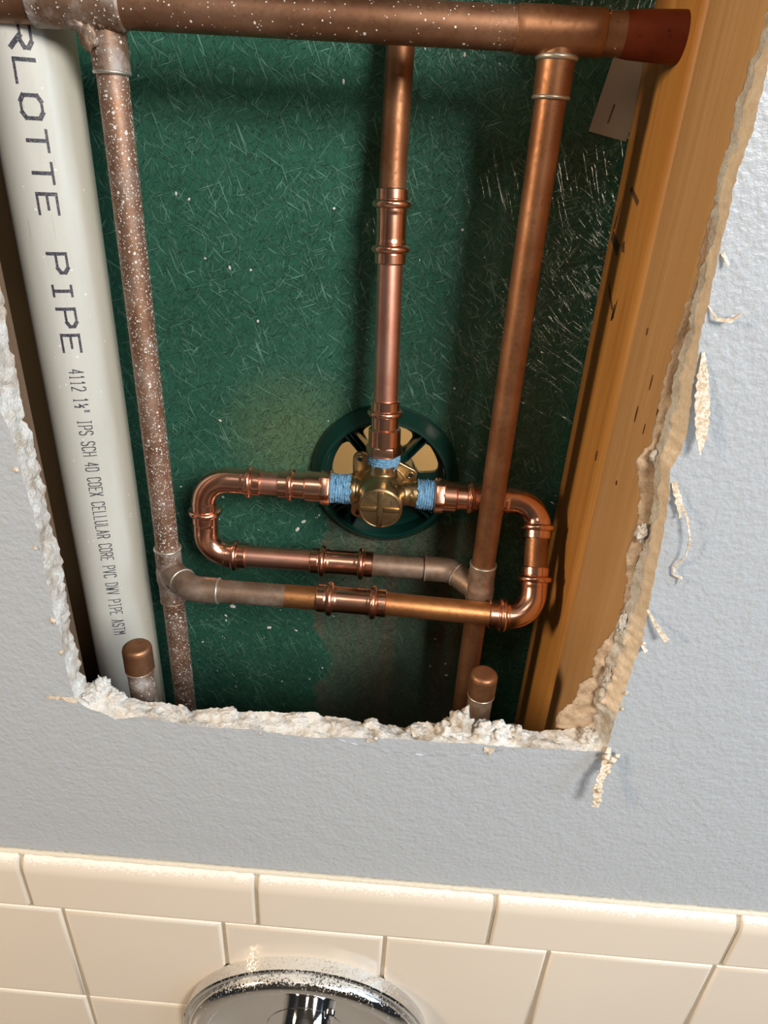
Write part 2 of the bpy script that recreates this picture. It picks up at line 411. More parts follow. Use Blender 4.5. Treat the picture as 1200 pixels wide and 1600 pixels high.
outer = [bm.verts.new((x, 0, z)) for x, z in ((X0, Z0), (X1, Z0), (X1, Z1), (X0, Z1))]
oe = [bm.edges.new((outer[i], outer[(i + 1) % 4])) for i in range(4)]
iv = [bm.verts.new((x, 0, z)) for x, z in LF]
ie = [bm.edges.new((iv[i], iv[(i + 1) % len(iv)])) for i in range(len(iv))]
bmesh.ops.triangle_fill(bm, use_beauty=True, use_dissolve=False, edges=oe + ie, normal=(0, -1, 0))
for f in bm.faces:
    if f.normal.y > 0: f.normal_flip()
wall = struct(link_mesh('wall_front', bm, 'paint', smooth=False), 'blue-grey painted drywall with a rough rectangular opening')
# broken edge of the board: many rows between painted face and back paper
bm = bmesh.new(); ROWS = 10; rows = []
n = len(LF)
for r in range(ROWS + 1):
    t = r / ROWS; row = []
    for i in range(n):
        a, b = LF[i], LB[i]
        x = a[0] + (b[0] - a[0]) * t; z = a[1] + (b[1] - a[1]) * t; y = TH * t
        if 0 < r:
            e = math.sin(PI * min(t, 0.9))
            right = i > 880 and i < 1300
            amp = 0.0004 if (right and t < 0.6) else 0.0021
            q = noise.fractal(V((x, y, z)) * 150, 1.0, 2.1, 4); q2 = noise.fractal(V((z, x, y)) * 150, 1.0, 2.1, 4)
            x += amp * e * q; z += amp * e * q2; y += 0.0006 * e * q
        row.append(bm.verts.new((x, y, z)))
    rows.append(row)
for A, B in zip(rows, rows[1:]):
    for i in range(n):
        k = (i + 1) % n
        f = bm.faces.new((A[i], A[k], B[k], B[i])); f.material_index = 1 if (900 < i < 1300 and rows.index(A) < 6) else 0
bmesh.ops.recalc_face_normals(bm, faces=bm.faces)
edge = link_mesh('gypsum_edge', bm, 'gypsum', wall); edge.data.materials.append(M['gypsum_tan'])
edge['label'] = 'broken white gypsum edge of the opening'
# back face of the board (thickness), unseen but solid
bm = bmesh.new()
outer = [bm.verts.new((x, TH, z)) for x, z in ((X0, Z0), (X1, Z0), (X1, Z1), (X0, Z1))]
oe = [bm.edges.new((outer[i], outer[(i + 1) % 4])) for i in range(4)]
iv = [bm.verts.new((x, TH, z)) for x, z in LB]
ie = [bm.edges.new((iv[i], iv[(i + 1) % len(iv)])) for i in range(len(iv))]
bmesh.ops.triangle_fill(bm, use_beauty=True, use_dissolve=False, edges=oe + ie, normal=(0, 1, 0))
link_mesh('drywall_back', bm, 'backing', wall, smooth=False)

def interp(poly, z):
    for (xa, za), (xb, zb) in zip(poly, poly[1:]):
        if min(za, zb) <= z <= max(za, zb) and abs(zb - za) > 1e-9: return xa + (xb - xa) * (z - za) / (zb - za)
    return poly[-1][0]
# remnant of brown backing paper reaching past the gypsum over the stud
bm = bmesh.new(); prev = None
for k in range(300):
    z = 0.179 + k * (0.50 - 0.179) / 299
    x1 = 0.3275; x0 = min(interp(PB, z) if z < 0.436 else 0.3190 + 0.0004 * (z - 0.436), 0.3268)
    x0 += 0.0012 * noise.fractal(V((x0 * 3, 0, z)) * 260, 1.0, 2.0, 3)
    col = []
    for j in range(9):
        t = j / 8; x = x0 + (x1 - x0) * t
        y = TH + 0.0010 + 0.0012 * noise.noise(V((x, 0, z)) * 160) * (0.4 + t)
        col.append(bm.verts.new((x, y - 0.0014 * t, z)))
    back = [bm.verts.new(v.co + V((0, 0.0011, 0))) for v in col]
    ring = col + back[::-1]
    if prev:
        for j in range(len(ring)): bm.faces.new((prev[j], prev[(j + 1) % len(ring)], ring[(j + 1) % len(ring)], ring[j]))
    prev = ring
bmesh.ops.recalc_face_normals(bm, faces=bm.faces)
o = link_mesh('backing_paper', bm, 'backing', wall); o['label'] = 'torn brown paper at the right edge'

def chunk(name, c, s, seed, mat='gypsum', parent=wall, amp=0.35, f=None, rot=0.0):
    bm = bmesh.new(); bmesh.ops.create_icosphere(bm, subdivisions=4 if max(s) > 0.004 else 2, radius=1)
    f = f or 1.6
    R_ = Matrix.Rotation(rot, 3, 'Y')
    for v in bm.verts:
        d = v.co.copy(); k = 1 + amp * noise.fractal(d * f + V((seed, 0, 0)), 0.9, 2.1, 5)
        q = R_ @ V((d.x * s[0] * k, d.y * s[1] * k, d.z * s[2] * k)); v.co = q + V(c)
    return link_mesh(name, bm, mat, parent)
# crumbled pieces standing on the lower edge
for c, s, sd, ro in (((0.2515, 0.0085, 0.1835), (0.0062, 0.0045, 0.0105), 1, 0.25), ((0.2475, 0.007, 0.1800), (0.008, 0.005, 0.0052), 2, 0),
                     ((0.2640, 0.0075, 0.1800), (0.0075, 0.005, 0.0058), 3, -0.3), ((0.2740, 0.008, 0.1800), (0.0065, 0.005, 0.0062), 5, 0.4),
                     ((0.2835, 0.008, 0.1795), (0.0058, 0.0045, 0.0048), 8, 0), ((0.0470, 0.0105, 0.1880), (0.0048, 0.0035, 0.0072), 11, 0.3),
                     ((0.0540, 0.009, 0.1815), (0.0062, 0.004, 0.0048), 13, -0.5), ((0.0420, 0.007, 0.1835), (0.0060, 0.0055, 0.0050), 17, 0),
                     ((0.3230, 0.007, 0.1835), (0.0045, 0.004, 0.0046), 19, 0), ((0.2280, 0.008, 0.1765), (0.0055, 0.004, 0.0022), 23, 0),
                     ((0.2020, 0.0105, 0.1760), (0.0045, 0.003, 0.0020), 29, 0), ((0.1600, 0.0105, 0.1765), (0.0060, 0.003, 0.0018), 31, 0),
                     ((0.1200, 0.0105, 0.1765), (0.0050, 0.003, 0.0018), 33, 0), ((0.3255, 0.010, 0.2130), (0.0022, 0.002, 0.0040), 37, 0),
                     ((0.3235, 0.0105, 0.3130), (0.0022, 0.002, 0.0048), 41, 0), ((0.3255, 0.010, 0.2250), (0.0020, 0.002, 0.0060), 43, 0),
                     ((0.3205, 0.0115, 0.3520), (0.0018, 0.0015, 0.0030), 47, 0), ((0.3260, 0.0105, 0.2600), (0.0018, 0.002, 0.0060), 53, 0)):
    chunk('gypsum_chunk', c, s, sd, rot=ro, amp=0.55, f=1.9)
for x, z, r in ((0.0315, 0.3640, 0.0022), (0.0330, 0.3280, 0.0016), (0.0345, 0.2420, 0.0020), (0.0338, 0.2860, 0.0012), (0.0352, 0.2210, 0.0015),
                (0.2050, 0.1762, 0.0016), (0.2690, 0.1725, 0.0018), (0.1400, 0.1730, 0.0012), (0.3335, 0.2230, 0.0016), (0.3340, 0.2120, 0.0014), (0.3350, 0.2560, 0.0014)):
    chunk('gypsum_chunk', (x, -0.0003, z), (r * 0.75, r * 0.45, r * 0.9), x * 999, mat='paper', amp=0.6)

def ribbon(name, pts, widths, mat='paper', parent=wall, thick=0.0005, rag=0.0008, seed=0, side=(1, 0, 0.15)):
    pts = dense([V(q) for q in pts], 0.0008); L = length(pts); bm = bmesh.new(); prev = None; acc = 0
    for i, p in enumerate(pts):
        if i: acc += (pts[i] - pts[i - 1]).length
        t = acc / L; k = t * (len(widths) - 1); a = int(min(k, len(widths) - 2)); w = widths[a] + (widths[a + 1] - widths[a]) * (k - a)
        tt = (pts[min(i + 1, len(pts) - 1)] - pts[max(i - 1, 0)]).normalized()
        s = V((0, -1, 0)).cross(tt).normalized()
        e1 = w / 2 + rag * noise.noise(V((acc * 500, seed, 0))); e2 = w / 2 + rag * noise.noise(V((acc * 500, seed + 5, 0)))
        bow = 0.0006 * noise.noise(V((acc * 160, seed, 3)))
        ring = [bm.verts.new(p + s * e1 + V((0, bow, 0))), bm.verts.new(p - s * e2 - V((0, bow, 0))), bm.verts.new(p - s * e2 + V((0, thick - bow, 0))), bm.verts.new(p + s * e1 + V((0, thick + bow, 0)))]
        if prev:
            for j in range(4): bm.faces.new((prev[j], prev[(j + 1) % 4], ring[(j + 1) % 4], ring[j]))
        else: bm.faces.new(ring)
        prev = ring
    bm.faces.new(prev[::-1]); bmesh.ops.recalc_face_normals(bm, faces=bm.faces)
    return link_mesh(name, bm, mat, parent, smooth=False)
ribbon('torn_paper', [(0.3245, -0.0008, 0.402), (0.3275, -0.002, 0.388), (0.3305, -0.004, 0.374), (0.3325, -0.006, 0.361)], (0.0012, 0.0045, 0.0060, 0.0052, 0.0010), seed=2)
ribbon('torn_paper', [(0.3275, -0.0006, 0.345), (0.3305, -0.0025, 0.338), (0.3335, -0.003, 0.329)], (0.0025, 0.0030, 0.0006), seed=3)
ribbon('torn_paper', [(0.3285, -0.001, 0.342), (0.3360, -0.004, 0.330), (0.3400, -0.0045, 0.319), (0.3405, -0.004, 0.310), (0.3375, -0.002, 0.303), (0.3390, -0.0022, 0.2985), (0.3425, -0.0025, 0.2975), (0.3425, -0.002, 0.2935)], (0.0004, 0.0010, 0.0011, 0.0008, 0.0006, 0.0008, 0.0012, 0.0004), seed=4, rag=0.0003)
ribbon('torn_paper', [(0.3318, -0.0008, 0.277), (0.3370, -0.004, 0.270), (0.3430, -0.006, 0.263)], (0.0010, 0.0018, 0.0026), seed=5, rag=0.0004)
ribbon('torn_paper', [(0.3215, -0.0005, 0.4200), (0.3250, -0.003, 0.4155), (0.3300, -0.0045, 0.4155), (0.3330, -0.005, 0.4190)], (0.0006, 0.0009, 0.0016, 0.0008), seed=6, rag=0.0003)
ribbon('torn_paper', [(0.3215, -0.0005, 0.4390), (0.3240, -0.003, 0.4350)], (0.0014, 0.0010), seed=7, rag=0.0003)
ribbon('torn_paper', [(0.3340, -0.0008, 0.2560), (0.3362, -0.003, 0.2530)], (0.0008, 0.0022), seed=8, rag=0.0005)
ribbon('torn_paper', [(0.0380, -0.0008, 0.1870), (0.0290, -0.001, 0.1885), (0.0215, -0.0012, 0.1885)], (0.0035, 0.0022, 0.0020), seed=9)
ribbon('torn_paper', [(0.3330, -0.001, 0.1840), (0.3320, -0.006, 0.1740), (0.3290, -0.009, 0.1650), (0.3300, -0.011, 0.1560), (0.3295, -0.0125, 0.1500)], (0.0020, 0.0055, 0.0040, 0.0050, 0.0030), seed=10, rag=0.0022)
for k, (x, y, z, r) in enumerate(((0.3350, -0.004, 0.178, 0.0026), (0.3335, -0.006, 0.1715, 0.0018), (0.3300, -0.0105, 0.161, 0.0016), (0.3305, -0.0115, 0.1545, 0.0017), (0.3312, -0.004, 0.1800, 0.0022), (0.3375, -0.003, 0.1805, 0.0014))):
    chunk('gypsum_chunk', (x, y, z), (r, r * 0.7, r), 70 + k, mat='paper', amp=0.7)
ribbon('paper_sliver', [(0.172, -0.0004, 0.1770), (0.1900, -0.0005, 0.1715), (0.2150, -0.0006, 0.1670), (0.2400, -0.0006, 0.1665), (0.2620, -0.0005, 0.1700), (0.2830, -0.0004, 0.1775)], (0.0004, 0.00055, 0.0006, 0.0005, 0.0004), thick=0.0002, rag=0.00008, mat='paint', seed=12)
ribbon('paper_sliver', [(0.2000, -0.0006, 0.1745), (0.2048, -0.0008, 0.1742)], (0.0022, 0.0018), seed=13, rag=0.0003)
ribbon('paper_sliver', [(0.2655, -0.0006, 0.1745), (0.2712, -0.0008, 0.1750)], (0.0030, 0.0026), seed=14, rag=0.0003)

# tiles: body 8 mm proud of the wall
TY = -0.008
def tile_mesh(w, hgt, top_round):
    bm = bmesh.new()
    if not top_round:
        box_bm(bm, (0, TY, 0), (w, 0, hgt))
        fr = [e for e in bm.edges if all(abs(v.co.y - TY) < 1e-6 for v in e.verts)]
        bmesh.ops.bevel(bm, geom=fr, offset=0.0026, segments=4, affect='EDGES', profile=0.5)
        bmesh.ops.inset_region(bm, faces=[max(bm.faces, key=lambda f: f.calc_area() if f.calc_center_median().y < TY + 1e-5 else 0)], thickness=0.0012)
    else:
        R_ = 0.0078; RV = 0.0125; prof = [(0, 0), (TY + 0.0012, 0), (TY, 0.0014), (TY, 0.0020), (TY, hgt - RV - 0.0008)]
        for k in range(9):
            a = k / 8 * PI / 2; prof.append((TY + R_ - R_ * math.cos(a), hgt - RV + RV * math.sin(a)))
        prof.append((0, hgt))
        rings = []
        for x, ins in ((0, 0.0013), (0.0013, 0), (0.0020, 0), (w - 0.0020, 0), (w - 0.0013, 0), (w, 0.0013)):
            rings.append([bm.verts.new((x, min(0, y + (ins if y < -0.0005 else 0)), max(0, z - (ins * 0.5 if z > hgt / 2 else 0)))) for y, z in prof])
        for A, B in zip(rings, rings[1:]):
            for i in range(len(prof)): bm.faces.new((A[i], A[(i + 1) % len(prof)], B[(i + 1) % len(prof)], B[i]))
        bm.faces.new(rings[0]); bm.faces.new(rings[-1][::-1])
        bmesh.ops.remove_doubles(bm, verts=bm.verts, dist=1e-6)
    bmesh.ops.recalc_face_normals(bm, faces=bm.faces)
    me = bpy.data.meshes.new('tile'); bm.to_mesh(me); bm.free(); me.materials.append(M['tile']); me.shade_smooth()
    me.set_sharp_from_angle(angle=math.radians(62 if top_round else 50)); return me
field = tile_mesh(0.1078, 0.1078, False); bull = tile_mesh(0.1523, 0.0485, True)
for row in range(5):
    for i in range(-3, 7):
        o = bpy.data.objects.new('tile', field); C.objects.link(o); o.parent = wall
        o.location = (0.110 * i + 0.0011, random.uniform(-0.0002, 0.0002), -0.0011 - 0.1078 - 0.110 * row)
for i in range(-2, 5):
    o = bpy.data.objects.new('bullnose_tile', bull); C.objects.link(o); o.parent = wall
    o.location = (-0.0207 + 0.1545 * i + 0.0011, random.uniform(-0.0002, 0.0002), 0.0011)
bm = bmesh.new(); rings = []
for x in (X0, X1):
    pr = [(0, Z0), (TY + 0.0018, Z0), (TY + 0.0018, 0.0485 + 0.0011 - 0.0125)]
    for k in range(1, 9):
        a = k / 8 * PI / 2; pr.append((TY + 0.0018 + 0.0061 * (1 - math.cos(a)), 0.0371 + 0.0109 * math.sin(a)))
    rings.append([bm.verts.new((x, y, z)) for y, z in pr])
for k in range(len(pr)): bm.faces.new((rings[0][k], rings[0][(k + 1) % len(pr)], rings[1][(k + 1) % len(pr)], rings[1][k]))
bm.faces.new(rings[0]); bm.faces.new(rings[1][::-1]); bmesh.ops.recalc_face_normals(bm, faces=bm.faces)
link_mesh('grout', bm, 'grout', wall, smooth=False)
bm = bmesh.new(); prev = None
for k in range(500):
    x = X0 + (X1 - X0) * k / 499
    hh = 0.0022 + 0.0005 * noise.noise(V((x * 60, 0, 0))) + 0.0005 * noise.noise(V((x * 300, 2, 0)))
    d = 0.0030 + 0.0004 * noise.noise(V((x * 150, 5, 0)))
    ring = [bm.verts.new(q) for q in ((x, 0, 0.0470), (x, -d, 0.0482), (x, -d * 0.6, 0.0495 + hh * 0.3), (x, 0, 0.0500 + hh * 0.7))]
    if prev:
        for j in range(4): bm.faces.new((prev[j], prev[(j + 1) % 4], ring[(j + 1) % 4], ring[j]))
    prev = ring
bmesh.ops.recalc_face_normals(bm, faces=bm.faces)
link_mesh('caulk_bead', bm, 'caulk', wall)

# added dark shell keeping stray light out of the cavity, and the next room's back wall seen through the ring
struct(box('shell_left', (X0 - 0.01, TH, Z0), (X0, 0.50, Z1), 'dark'))
struct(box('shell_right', (X1, TH, Z0), (X1 + 0.01, 0.50, Z1), 'dark'))
struct(box('floor', (X0 - 0.01, 0.0, Z0 - 0.01), (X1 + 0.01, 0.50, Z0), 'dark'))  # added closure under the cavity, keeps stray light out
struct(box('ceiling', (X0 - 0.01, 0.0, Z1), (X1 + 0.01, 0.50, Z1 + 0.01), 'dark'))  # added closure over the cavity, keeps stray light out
struct(box('wall_back', (X0 - 0.01, 0.50, Z0 - 0.01), (X1 + 0.01, 0.51, Z1 + 0.01), 'tan'), 'tan wall of the next room seen through the ring')
struct(box('light_blocker', (-0.042, 0.1990, Z0), (-0.032, 0.4995, Z1), 'dark'), 'added dark sheet behind the white pipe, blocking next-room light')  # unseen sheet added to keep the next-room lamp out of the void
area('next_room_fill', (0.55, 0.24, 0.55), (0.22, 0.5, 0.15), 0.12, 0.12, 5.5, (1.0, 0.84, 0.60))  # unseen lamp added behind the panel to brighten the tan wall

# the bathroom around the viewer: tub floor, opposite wall, ceiling (reflected in chrome and copper)
g = G('warm_white_enamel'); M['enamel'] = g.set((0.30, 0.27, 0.23), 0.35)
g = G('warm_room_paint'); M['room'] = g.set((0.26, 0.22, 0.18), 0.8)
struct(box('floor', (-1.9, -2.3, Z0 - 0.06), (2.1, -0.02, Z0 - 0.02), 'enamel'))
struct(box('wall_opposite', (-1.9, -2.35, Z0 - 0.06), (2.1, -2.3, 1.8), 'room'))
struct(box('ceiling', (-1.9, -2.3, 1.8), (2.1, 0.0, 1.84), 'enamel'))
area('room_fill', (-0.1, -1.4, 1.78), (-0.1, -1.2, 0.0), 0.3, 0.3, 3.0, (1.0, 0.90, 0.78))  # unseen lamp added to light the tub floor and give soft bounce

# green panel with its round hole
PY = 0.195; RC = (0.196, 0.2475)
bm = bmesh.new()
outer = [bm.verts.new((x, PY, z)) for x, z in ((-0.031, Z0), (X1, Z0), (X1, Z1), (-0.031, Z1))]
oe = [bm.edges.new((outer[i], outer[(i + 1) % 4])) for i in range(4)]
iv = [bm.verts.new((RC[0] + 0.050 * math.cos(2 * PI * k / 96), PY, RC[1] + 0.050 * math.sin(2 * PI * k / 96))) for k in range(96)]
ie = [bm.edges.new((iv[i], iv[(i + 1) % 96])) for i in range(96)]
bmesh.ops.triangle_fill(bm, use_beauty=True, use_dissolve=False, edges=oe + ie, normal=(0, -1, 0))
ex = bmesh.ops.extrude_face_region(bm, geom=bm.faces[:])
for v in ex['geom']:
    if isinstance(v, bmesh.types.BMVert): v.co.y += 0.0045
bmesh.ops.recalc_face_normals(bm, faces=bm.faces)
panel = link_mesh('green_panel', bm, 'panel', smooth=False)
panel['label'] = 'glossy dark green fibreglass panel at the back of the opening, water-stained low down'; panel['category'] = 'panel'
bm = bmesh.new()
for k in range(110):
    x = random.uniform(0.03, 0.30); z = random.uniform(0.02, 0.52)
    if random.random() < 0.45: x = random.uniform(0.02, 0.16); z = random.uniform(0.02, 0.26)
    if (x - RC[0])**2 + (z - RC[1])**2 < 0.058**2: continue
    r = random.choice((0.0003, 0.0004, 0.0005, 0.0009))
    bmesh.ops.create_icosphere(bm, subdivisions=1, radius=1, matrix=Matrix.Translation((x, PY - r * 0.3, z)) @ Matrix.Rotation(random.random() * 6, 4, 'Y') @ Matrix.Diagonal((r * random.uniform(0.7, 1.9), r * 0.6, r, 1)))
for x, z, r in ((0.0530, 0.4330, 0.0013), (0.0610, 0.4300, 0.0013), (0.0850, 0.3900, 0.0014), (0.1335, 0.2005, 0.0022), (0.1285, 0.1930, 0.0024), (0.0840, 0.168, 0.0020), (0.072, 0.112, 0.0028), (0.103, 0.092, 0.0022)):
    bmesh.ops.create_icosphere(bm, subdivisions=2, radius=1, matrix=Matrix.Translation((x, PY - r * 0.3, z)) @ Matrix.Rotation(x * 90, 4, 'Y') @ Matrix.Diagonal((r, r * 0.5, r * 0.6, 1)))
o = link_mesh('plaster_crumbs', bm, 'plaster', smooth=False); o['kind'] = 'stuff'; o['label'] = 'white plaster crumbs stuck on the green panel'; o['category'] = 'debris'

# ------------------------------------------------------------------ studs
def stud(name, lo, hi, mat, label, bev=0.003):
    bm = bmesh.new(); box_bm(bm, lo, hi)
    ed = [e for e in bm.edges if abs(e.verts[0].co.z - e.verts[1].co.z) > 0.1]
    bmesh.ops.bevel(bm, geom=ed, offset=bev, segments=4, affect='EDGES', profile=0.5)
    o = sharp(link_mesh(name, bm, mat), 50); o['label'] = label; o['category'] = 'stud'; return o
SX = 0.3275
s1 = stud('wall_stud', (SX, 0.0150, Z0), (SX + 0.038, 0.1015, Z1), 'pine', 'pale pine stud at the right, nearest the drywall edge')
s2 = stud('wall_stud', (SX - 0.0008, 0.1030, Z0), (SX + 0.038, 0.1912, Z1), 'pine_orange', 'orange pine stud at the right, deeper in the wall against the green panel', 0.006)
s3 = stud('wall_stud', (-0.052, 0.0150, Z0), (-0.014, 0.1015, Z1), 'pine_dark', 'brown stud at the far left, beside the white pipe')
def mark(name, poly, parent, mat='ink', x=SX - 0.0008):
    """flat ink or grain mark on the left face of a stud: polygon in (y, z)"""
    bm = bmesh.new(); f = [bm.verts.new((x - 0.00025, y, z)) for y, z in poly]; b = [bm.verts.new((x + 0.0002, y, z)) for y, z in poly]
    bm.faces.new(f); n = len(poly)
    for i in range(n): bm.faces.new((f[i], f[(i + 1) % n], b[(i + 1) % n], b[i]))
    bmesh.ops.recalc_face_normals(bm, faces=bm.faces)
    return link_mesh(name, bm, mat, parent, smooth=False)
for poly in (((0.1745, 0.4445), (0.1765, 0.4300), (0.1800, 0.4290), (0.1785, 0.4350)),
             ((0.1790, 0.4285), (0.1580, 0.4225), (0.1610, 0.4165), (0.1800, 0.4235)),
             ((0.1995, 0.4195), (0.1840, 0.4080), (0.1870, 0.4080), (0.1985, 0.4150)),
             ((0.1650, 0.4010), (0.1440, 0.3880), (0.1480, 0.3880), (0.1620, 0.3960)),
             ((0.1395, 0.3960), (0.1400, 0.3840), (0.1450, 0.3820), (0.1430, 0.3880)),
             ((0.1600, 0.4520), (0.1400, 0.4450), (0.1380, 0.4475), (0.1580, 0.4540)),
             ((0.1500, 0.4260), (0.1460, 0.4200), (0.1510, 0.4200), (0.1530, 0.4240))):
    mark('ink_mark', poly, s2)
def oval(y, z, a, b, n=14, tilt=0.0):
    return [(y + a * math.cos(2 * PI * k / n) + tilt * math.sin(2 * PI * k / n), z + b * math.sin(2 * PI * k / n)) for k in range(n)]
mark('knot', oval(0.1432, 0.3870, 0.0016, 0.0050), s2, 'knot'); mark('knot', oval(0.1150, 0.3070, 0.0016, 0.0034), s2, 'knot')
for y, z, a, b in ((0.0789, 0.3914, 0.0008, 0.0020), (0.0560, 0.3720, 0.0007, 0.004), (0.0386, 0.3643, 0.0007, 0.003), (0.066, 0.352, 0.0010, 0.0045), (0.050, 0.350, 0.0006, 0.003), (0.071, 0.310, 0.0013, 0.0014)):
    mark('knot', oval(y, z, a, b), s1, 'knot', SX)

# small paper label on the green panel beside the stud
bm = bmesh.new()
q = [(0.3047, 0.4805), (0.3275, 0.4762), (0.3355, 0.5260), (0.3135, 0.5285)]
f = [bm.verts.new((x, PY - 0.0010, z)) for x, z in q]; b = [bm.verts.new((x, PY - 0.0002, z)) for x, z in q]
bm.faces.new(f)
for i in range(4): bm.faces.new((f[i], f[(i + 1) % 4], b[(i + 1) % 4], b[i]))
bmesh.ops.recalc_face_normals(bm, faces=bm.faces)
lab = link_mesh('paper_label', bm, 'label', smooth=False); lab['label'] = 'small tan paper label on the green panel beside the stud, top right'; lab['category'] = 'label'
bm = bmesh.new()
for k in range(9):
    c_ = V((0.3150 + 0.00022 * k, PY - 0.00125, 0.4855 + 0.0011 * k))
    box_bm(bm, c_ - V((0.0005, 0.0002, 0.00035)), c_ + V((0.0005, 0.0002, 0.00035)))
link_mesh('printed_line', bm, 'ink', lab, smooth=False)

# ------------------------------------------------------------------ white drain pipe with its printing
AX = V((-0.0053, 0.1515, 0)); PR = 0.02415
pvc = thing('drain_pipe', (AX.x, AX.y, Z0), 'thick grey-white plastic drain pipe with black printing, at the left', 'pipe')
sweep('pipe', dense([V((AX.x, AX.y, Z0 + 0.001)), V((AX.x, AX.y, Z1 - 0.001))], 0.4), PR, 'pvc', pvc, seg=96)
FONT = {
 'A': [((0, 0), (2, 6), (4, 0)), ((0.8, 2.2), (3.2, 2.2))], 'C': [((4, 5), (3, 6), (1, 6), (0, 5), (0, 1), (1, 0), (3, 0), (4, 1))],
 'D': [((0, 0), (0, 6), (2.6, 6), (4, 4.8), (4, 1.2), (2.6, 0), (0, 0))], 'E': [((4, 6), (0, 6), (0, 0), (4, 0)), ((0, 3.1), (3, 3.1))],
 'H': [((0, 0), (0, 6)), ((4, 0), (4, 6)), ((0, 3), (4, 3))], 'I': [((0.8, 6), (3.2, 6)), ((0.8, 0), (3.2, 0)), ((2, 0), (2, 6))],
 'L': [((0, 6), (0, 0), (4, 0))], 'M': [((0, 0), (0, 6), (2, 3), (4, 6), (4, 0))], 'O': [((1, 0), (0, 1), (0, 5), (1, 6), (3, 6), (4, 5), (4, 1), (3, 0), (1, 0))],
 'P': [((0, 0), (0, 6), (3, 6), (4, 5), (4, 3.6), (3, 2.7), (0, 2.7))], 'R': [((0, 0), (0, 6), (3, 6), (4, 5), (4, 3.8), (3, 3), (0, 3)), ((2, 3), (4, 0))],
 'S': [((4, 5), (3, 6), (1, 6), (0, 5), (0, 4), (1, 3.2), (3, 2.8), (4, 2), (4, 1), (3, 0), (1, 0), (0, 1))], 'T': [((0, 6), (4, 6)), ((2, 6), (2, 0))],
 'U': [((0, 6), (0, 1), (1, 0), (3, 0), (4, 1), (4, 6))], 'V': [((0, 6), (2, 0), (4, 6))], 'W': [((0, 6), (1, 0), (2, 4), (3, 0), (4, 6))],
 'X': [((0, 0), (4, 6)), ((0, 6), (4, 0))], '0': [((1, 0), (0, 1), (0, 5), (1, 6), (3, 6), (4, 5), (4, 1), (3, 0), (1, 0))],
 '1': [((1, 5), (2, 6), (2, 0)), ((1.1, 0), (2.9, 0))], '2': [((0, 5), (1, 6), (3, 6), (4, 5), (4, 3.8), (0, 0), (4, 0))], '4': [((3, 0), (3, 6), (0, 1.8), (4, 1.8))],
 'h': [((0.3, 4.9), (1, 5.8), (1, 3.6)), ((0.2, 2.0), (3.8, 4.0)), ((2.2, 2.0), (2.9, 2.5), (3.6, 2.0), (3.4, 1.2), (2.2, 0), (3.9, 0))],
 '"': [((1.2, 6), (1.2, 4.6)), ((2.6, 6), (2.6, 4.6)), ((1.2, 4.2), (1.2, 3.9)), ((2.6, 4.2), (2.6, 3.9))], 'Z': []}
def lettering(text, ztop, pitch, w, hgt, th_along, th_across, a0):
    """strokes wrapped on the pipe; text runs downwards, letter tops to the right"""
    rr = PR + 0.00006
    def P3(u, v):  # u along the pipe (down), v up the letter
        a = a0 + (v - hgt / 2) / PR
        return V((AX.x + rr * math.sin(a), AX.y - rr * math.cos(a), ztop - u))
    for i, ch in enumerate(text):
        if ch == ' ': continue
        bm = bmesh.new()
        for st_ in FONT.get(ch, []):
            pl = [(i * pitch + x / 4 * w, y / 6 * hgt) for x, y in st_]
            for (u0, v0), (u1, v1) in zip(pl, pl[1:]):
                L = math.hypot(u1 - u0, v1 - v0)
                if L < 1e-7: continue
                du, dv = (u1 - u0) / L, (v1 - v0) / L
                th = th_along * abs(dv) + th_across * abs(du)
                nu, nv = -dv * th / 2, du * th / 2
                ee = th * 0.35
                k = max(1, int(abs(v1 - v0) / 0.0008)); prev = None
                for s in range(k + 1):
                    t = s / k; uu = u0 - du * ee + (u1 - u0 + 2 * du * ee) * t; vv = v0 - dv * ee + (v1 - v0 + 2 * dv * ee) * t
                    pr = (bm.verts.new(P3(uu + nu, vv + nv)), bm.verts.new(P3(uu - nu, vv - nv)))
                    if prev: bm.faces.new((prev[0], prev[1], pr[1], pr[0]))
                    prev = pr
        link_mesh('printed_letter', bm, 'print', pipe_o, smooth=False)
pipe_o = [c for c in pvc.children][0]
for args, nm in ((('CHARLOTTE PIPE', 0.5580, 0.01555, 0.0104, 0.0100, 0.0019, 0.0014, math.radians(18.5)), 'large black lettering'),
             (('4112 1h" IPS SCH 40 COEX CELLULAR CORE PVC DWV PIPE ASTM', 0.3345, 0.00372, 0.0024, 0.0082, 0.00062, 0.00062, math.radians(18.5)), 'small black lettering')):
    lettering(*args)

# ------------------------------------------------------------------ header pipe along the top
HZ, HY, HR = 0.5195, 0.1260, 0.0093
LX, LY, RX, RY = 0.0464, 0.1311, 0.2698, 0.1282
hd = thing('header_pipe', (-0.01, HY, HZ), 'dull copper header pipe crossing the top of the opening', 'pipe')
sweep('pipe', dense([V((-0.34, HY, HZ)), V((0.309, HY, HZ))], 0.05), HR, 'copper_old', hd, seg=48)
sweep('tee_fitting', dense([V((LX - 0.034, HY, HZ)), V((LX + 0.012, HY, HZ))], 0.004), [(0, HR + .0003), (.001, HR + .0012), (0.045, HR + .0012), (0.046, HR + .0003)], 'copper_oxide', hd, seg=48, wob=0.0003)['label'] = 'left tee body with whitish solder crust'
sweep('tee_fitting', dense([V((RX - 0.022, HY, HZ)), V((RX + 0.020, HY, HZ))], 0.004), [(0, HR + .0003), (.001, HR + .0008), (0.041, HR + .0008), (0.042, HR + .0003)], 'copper_old_clean', hd, seg=48)
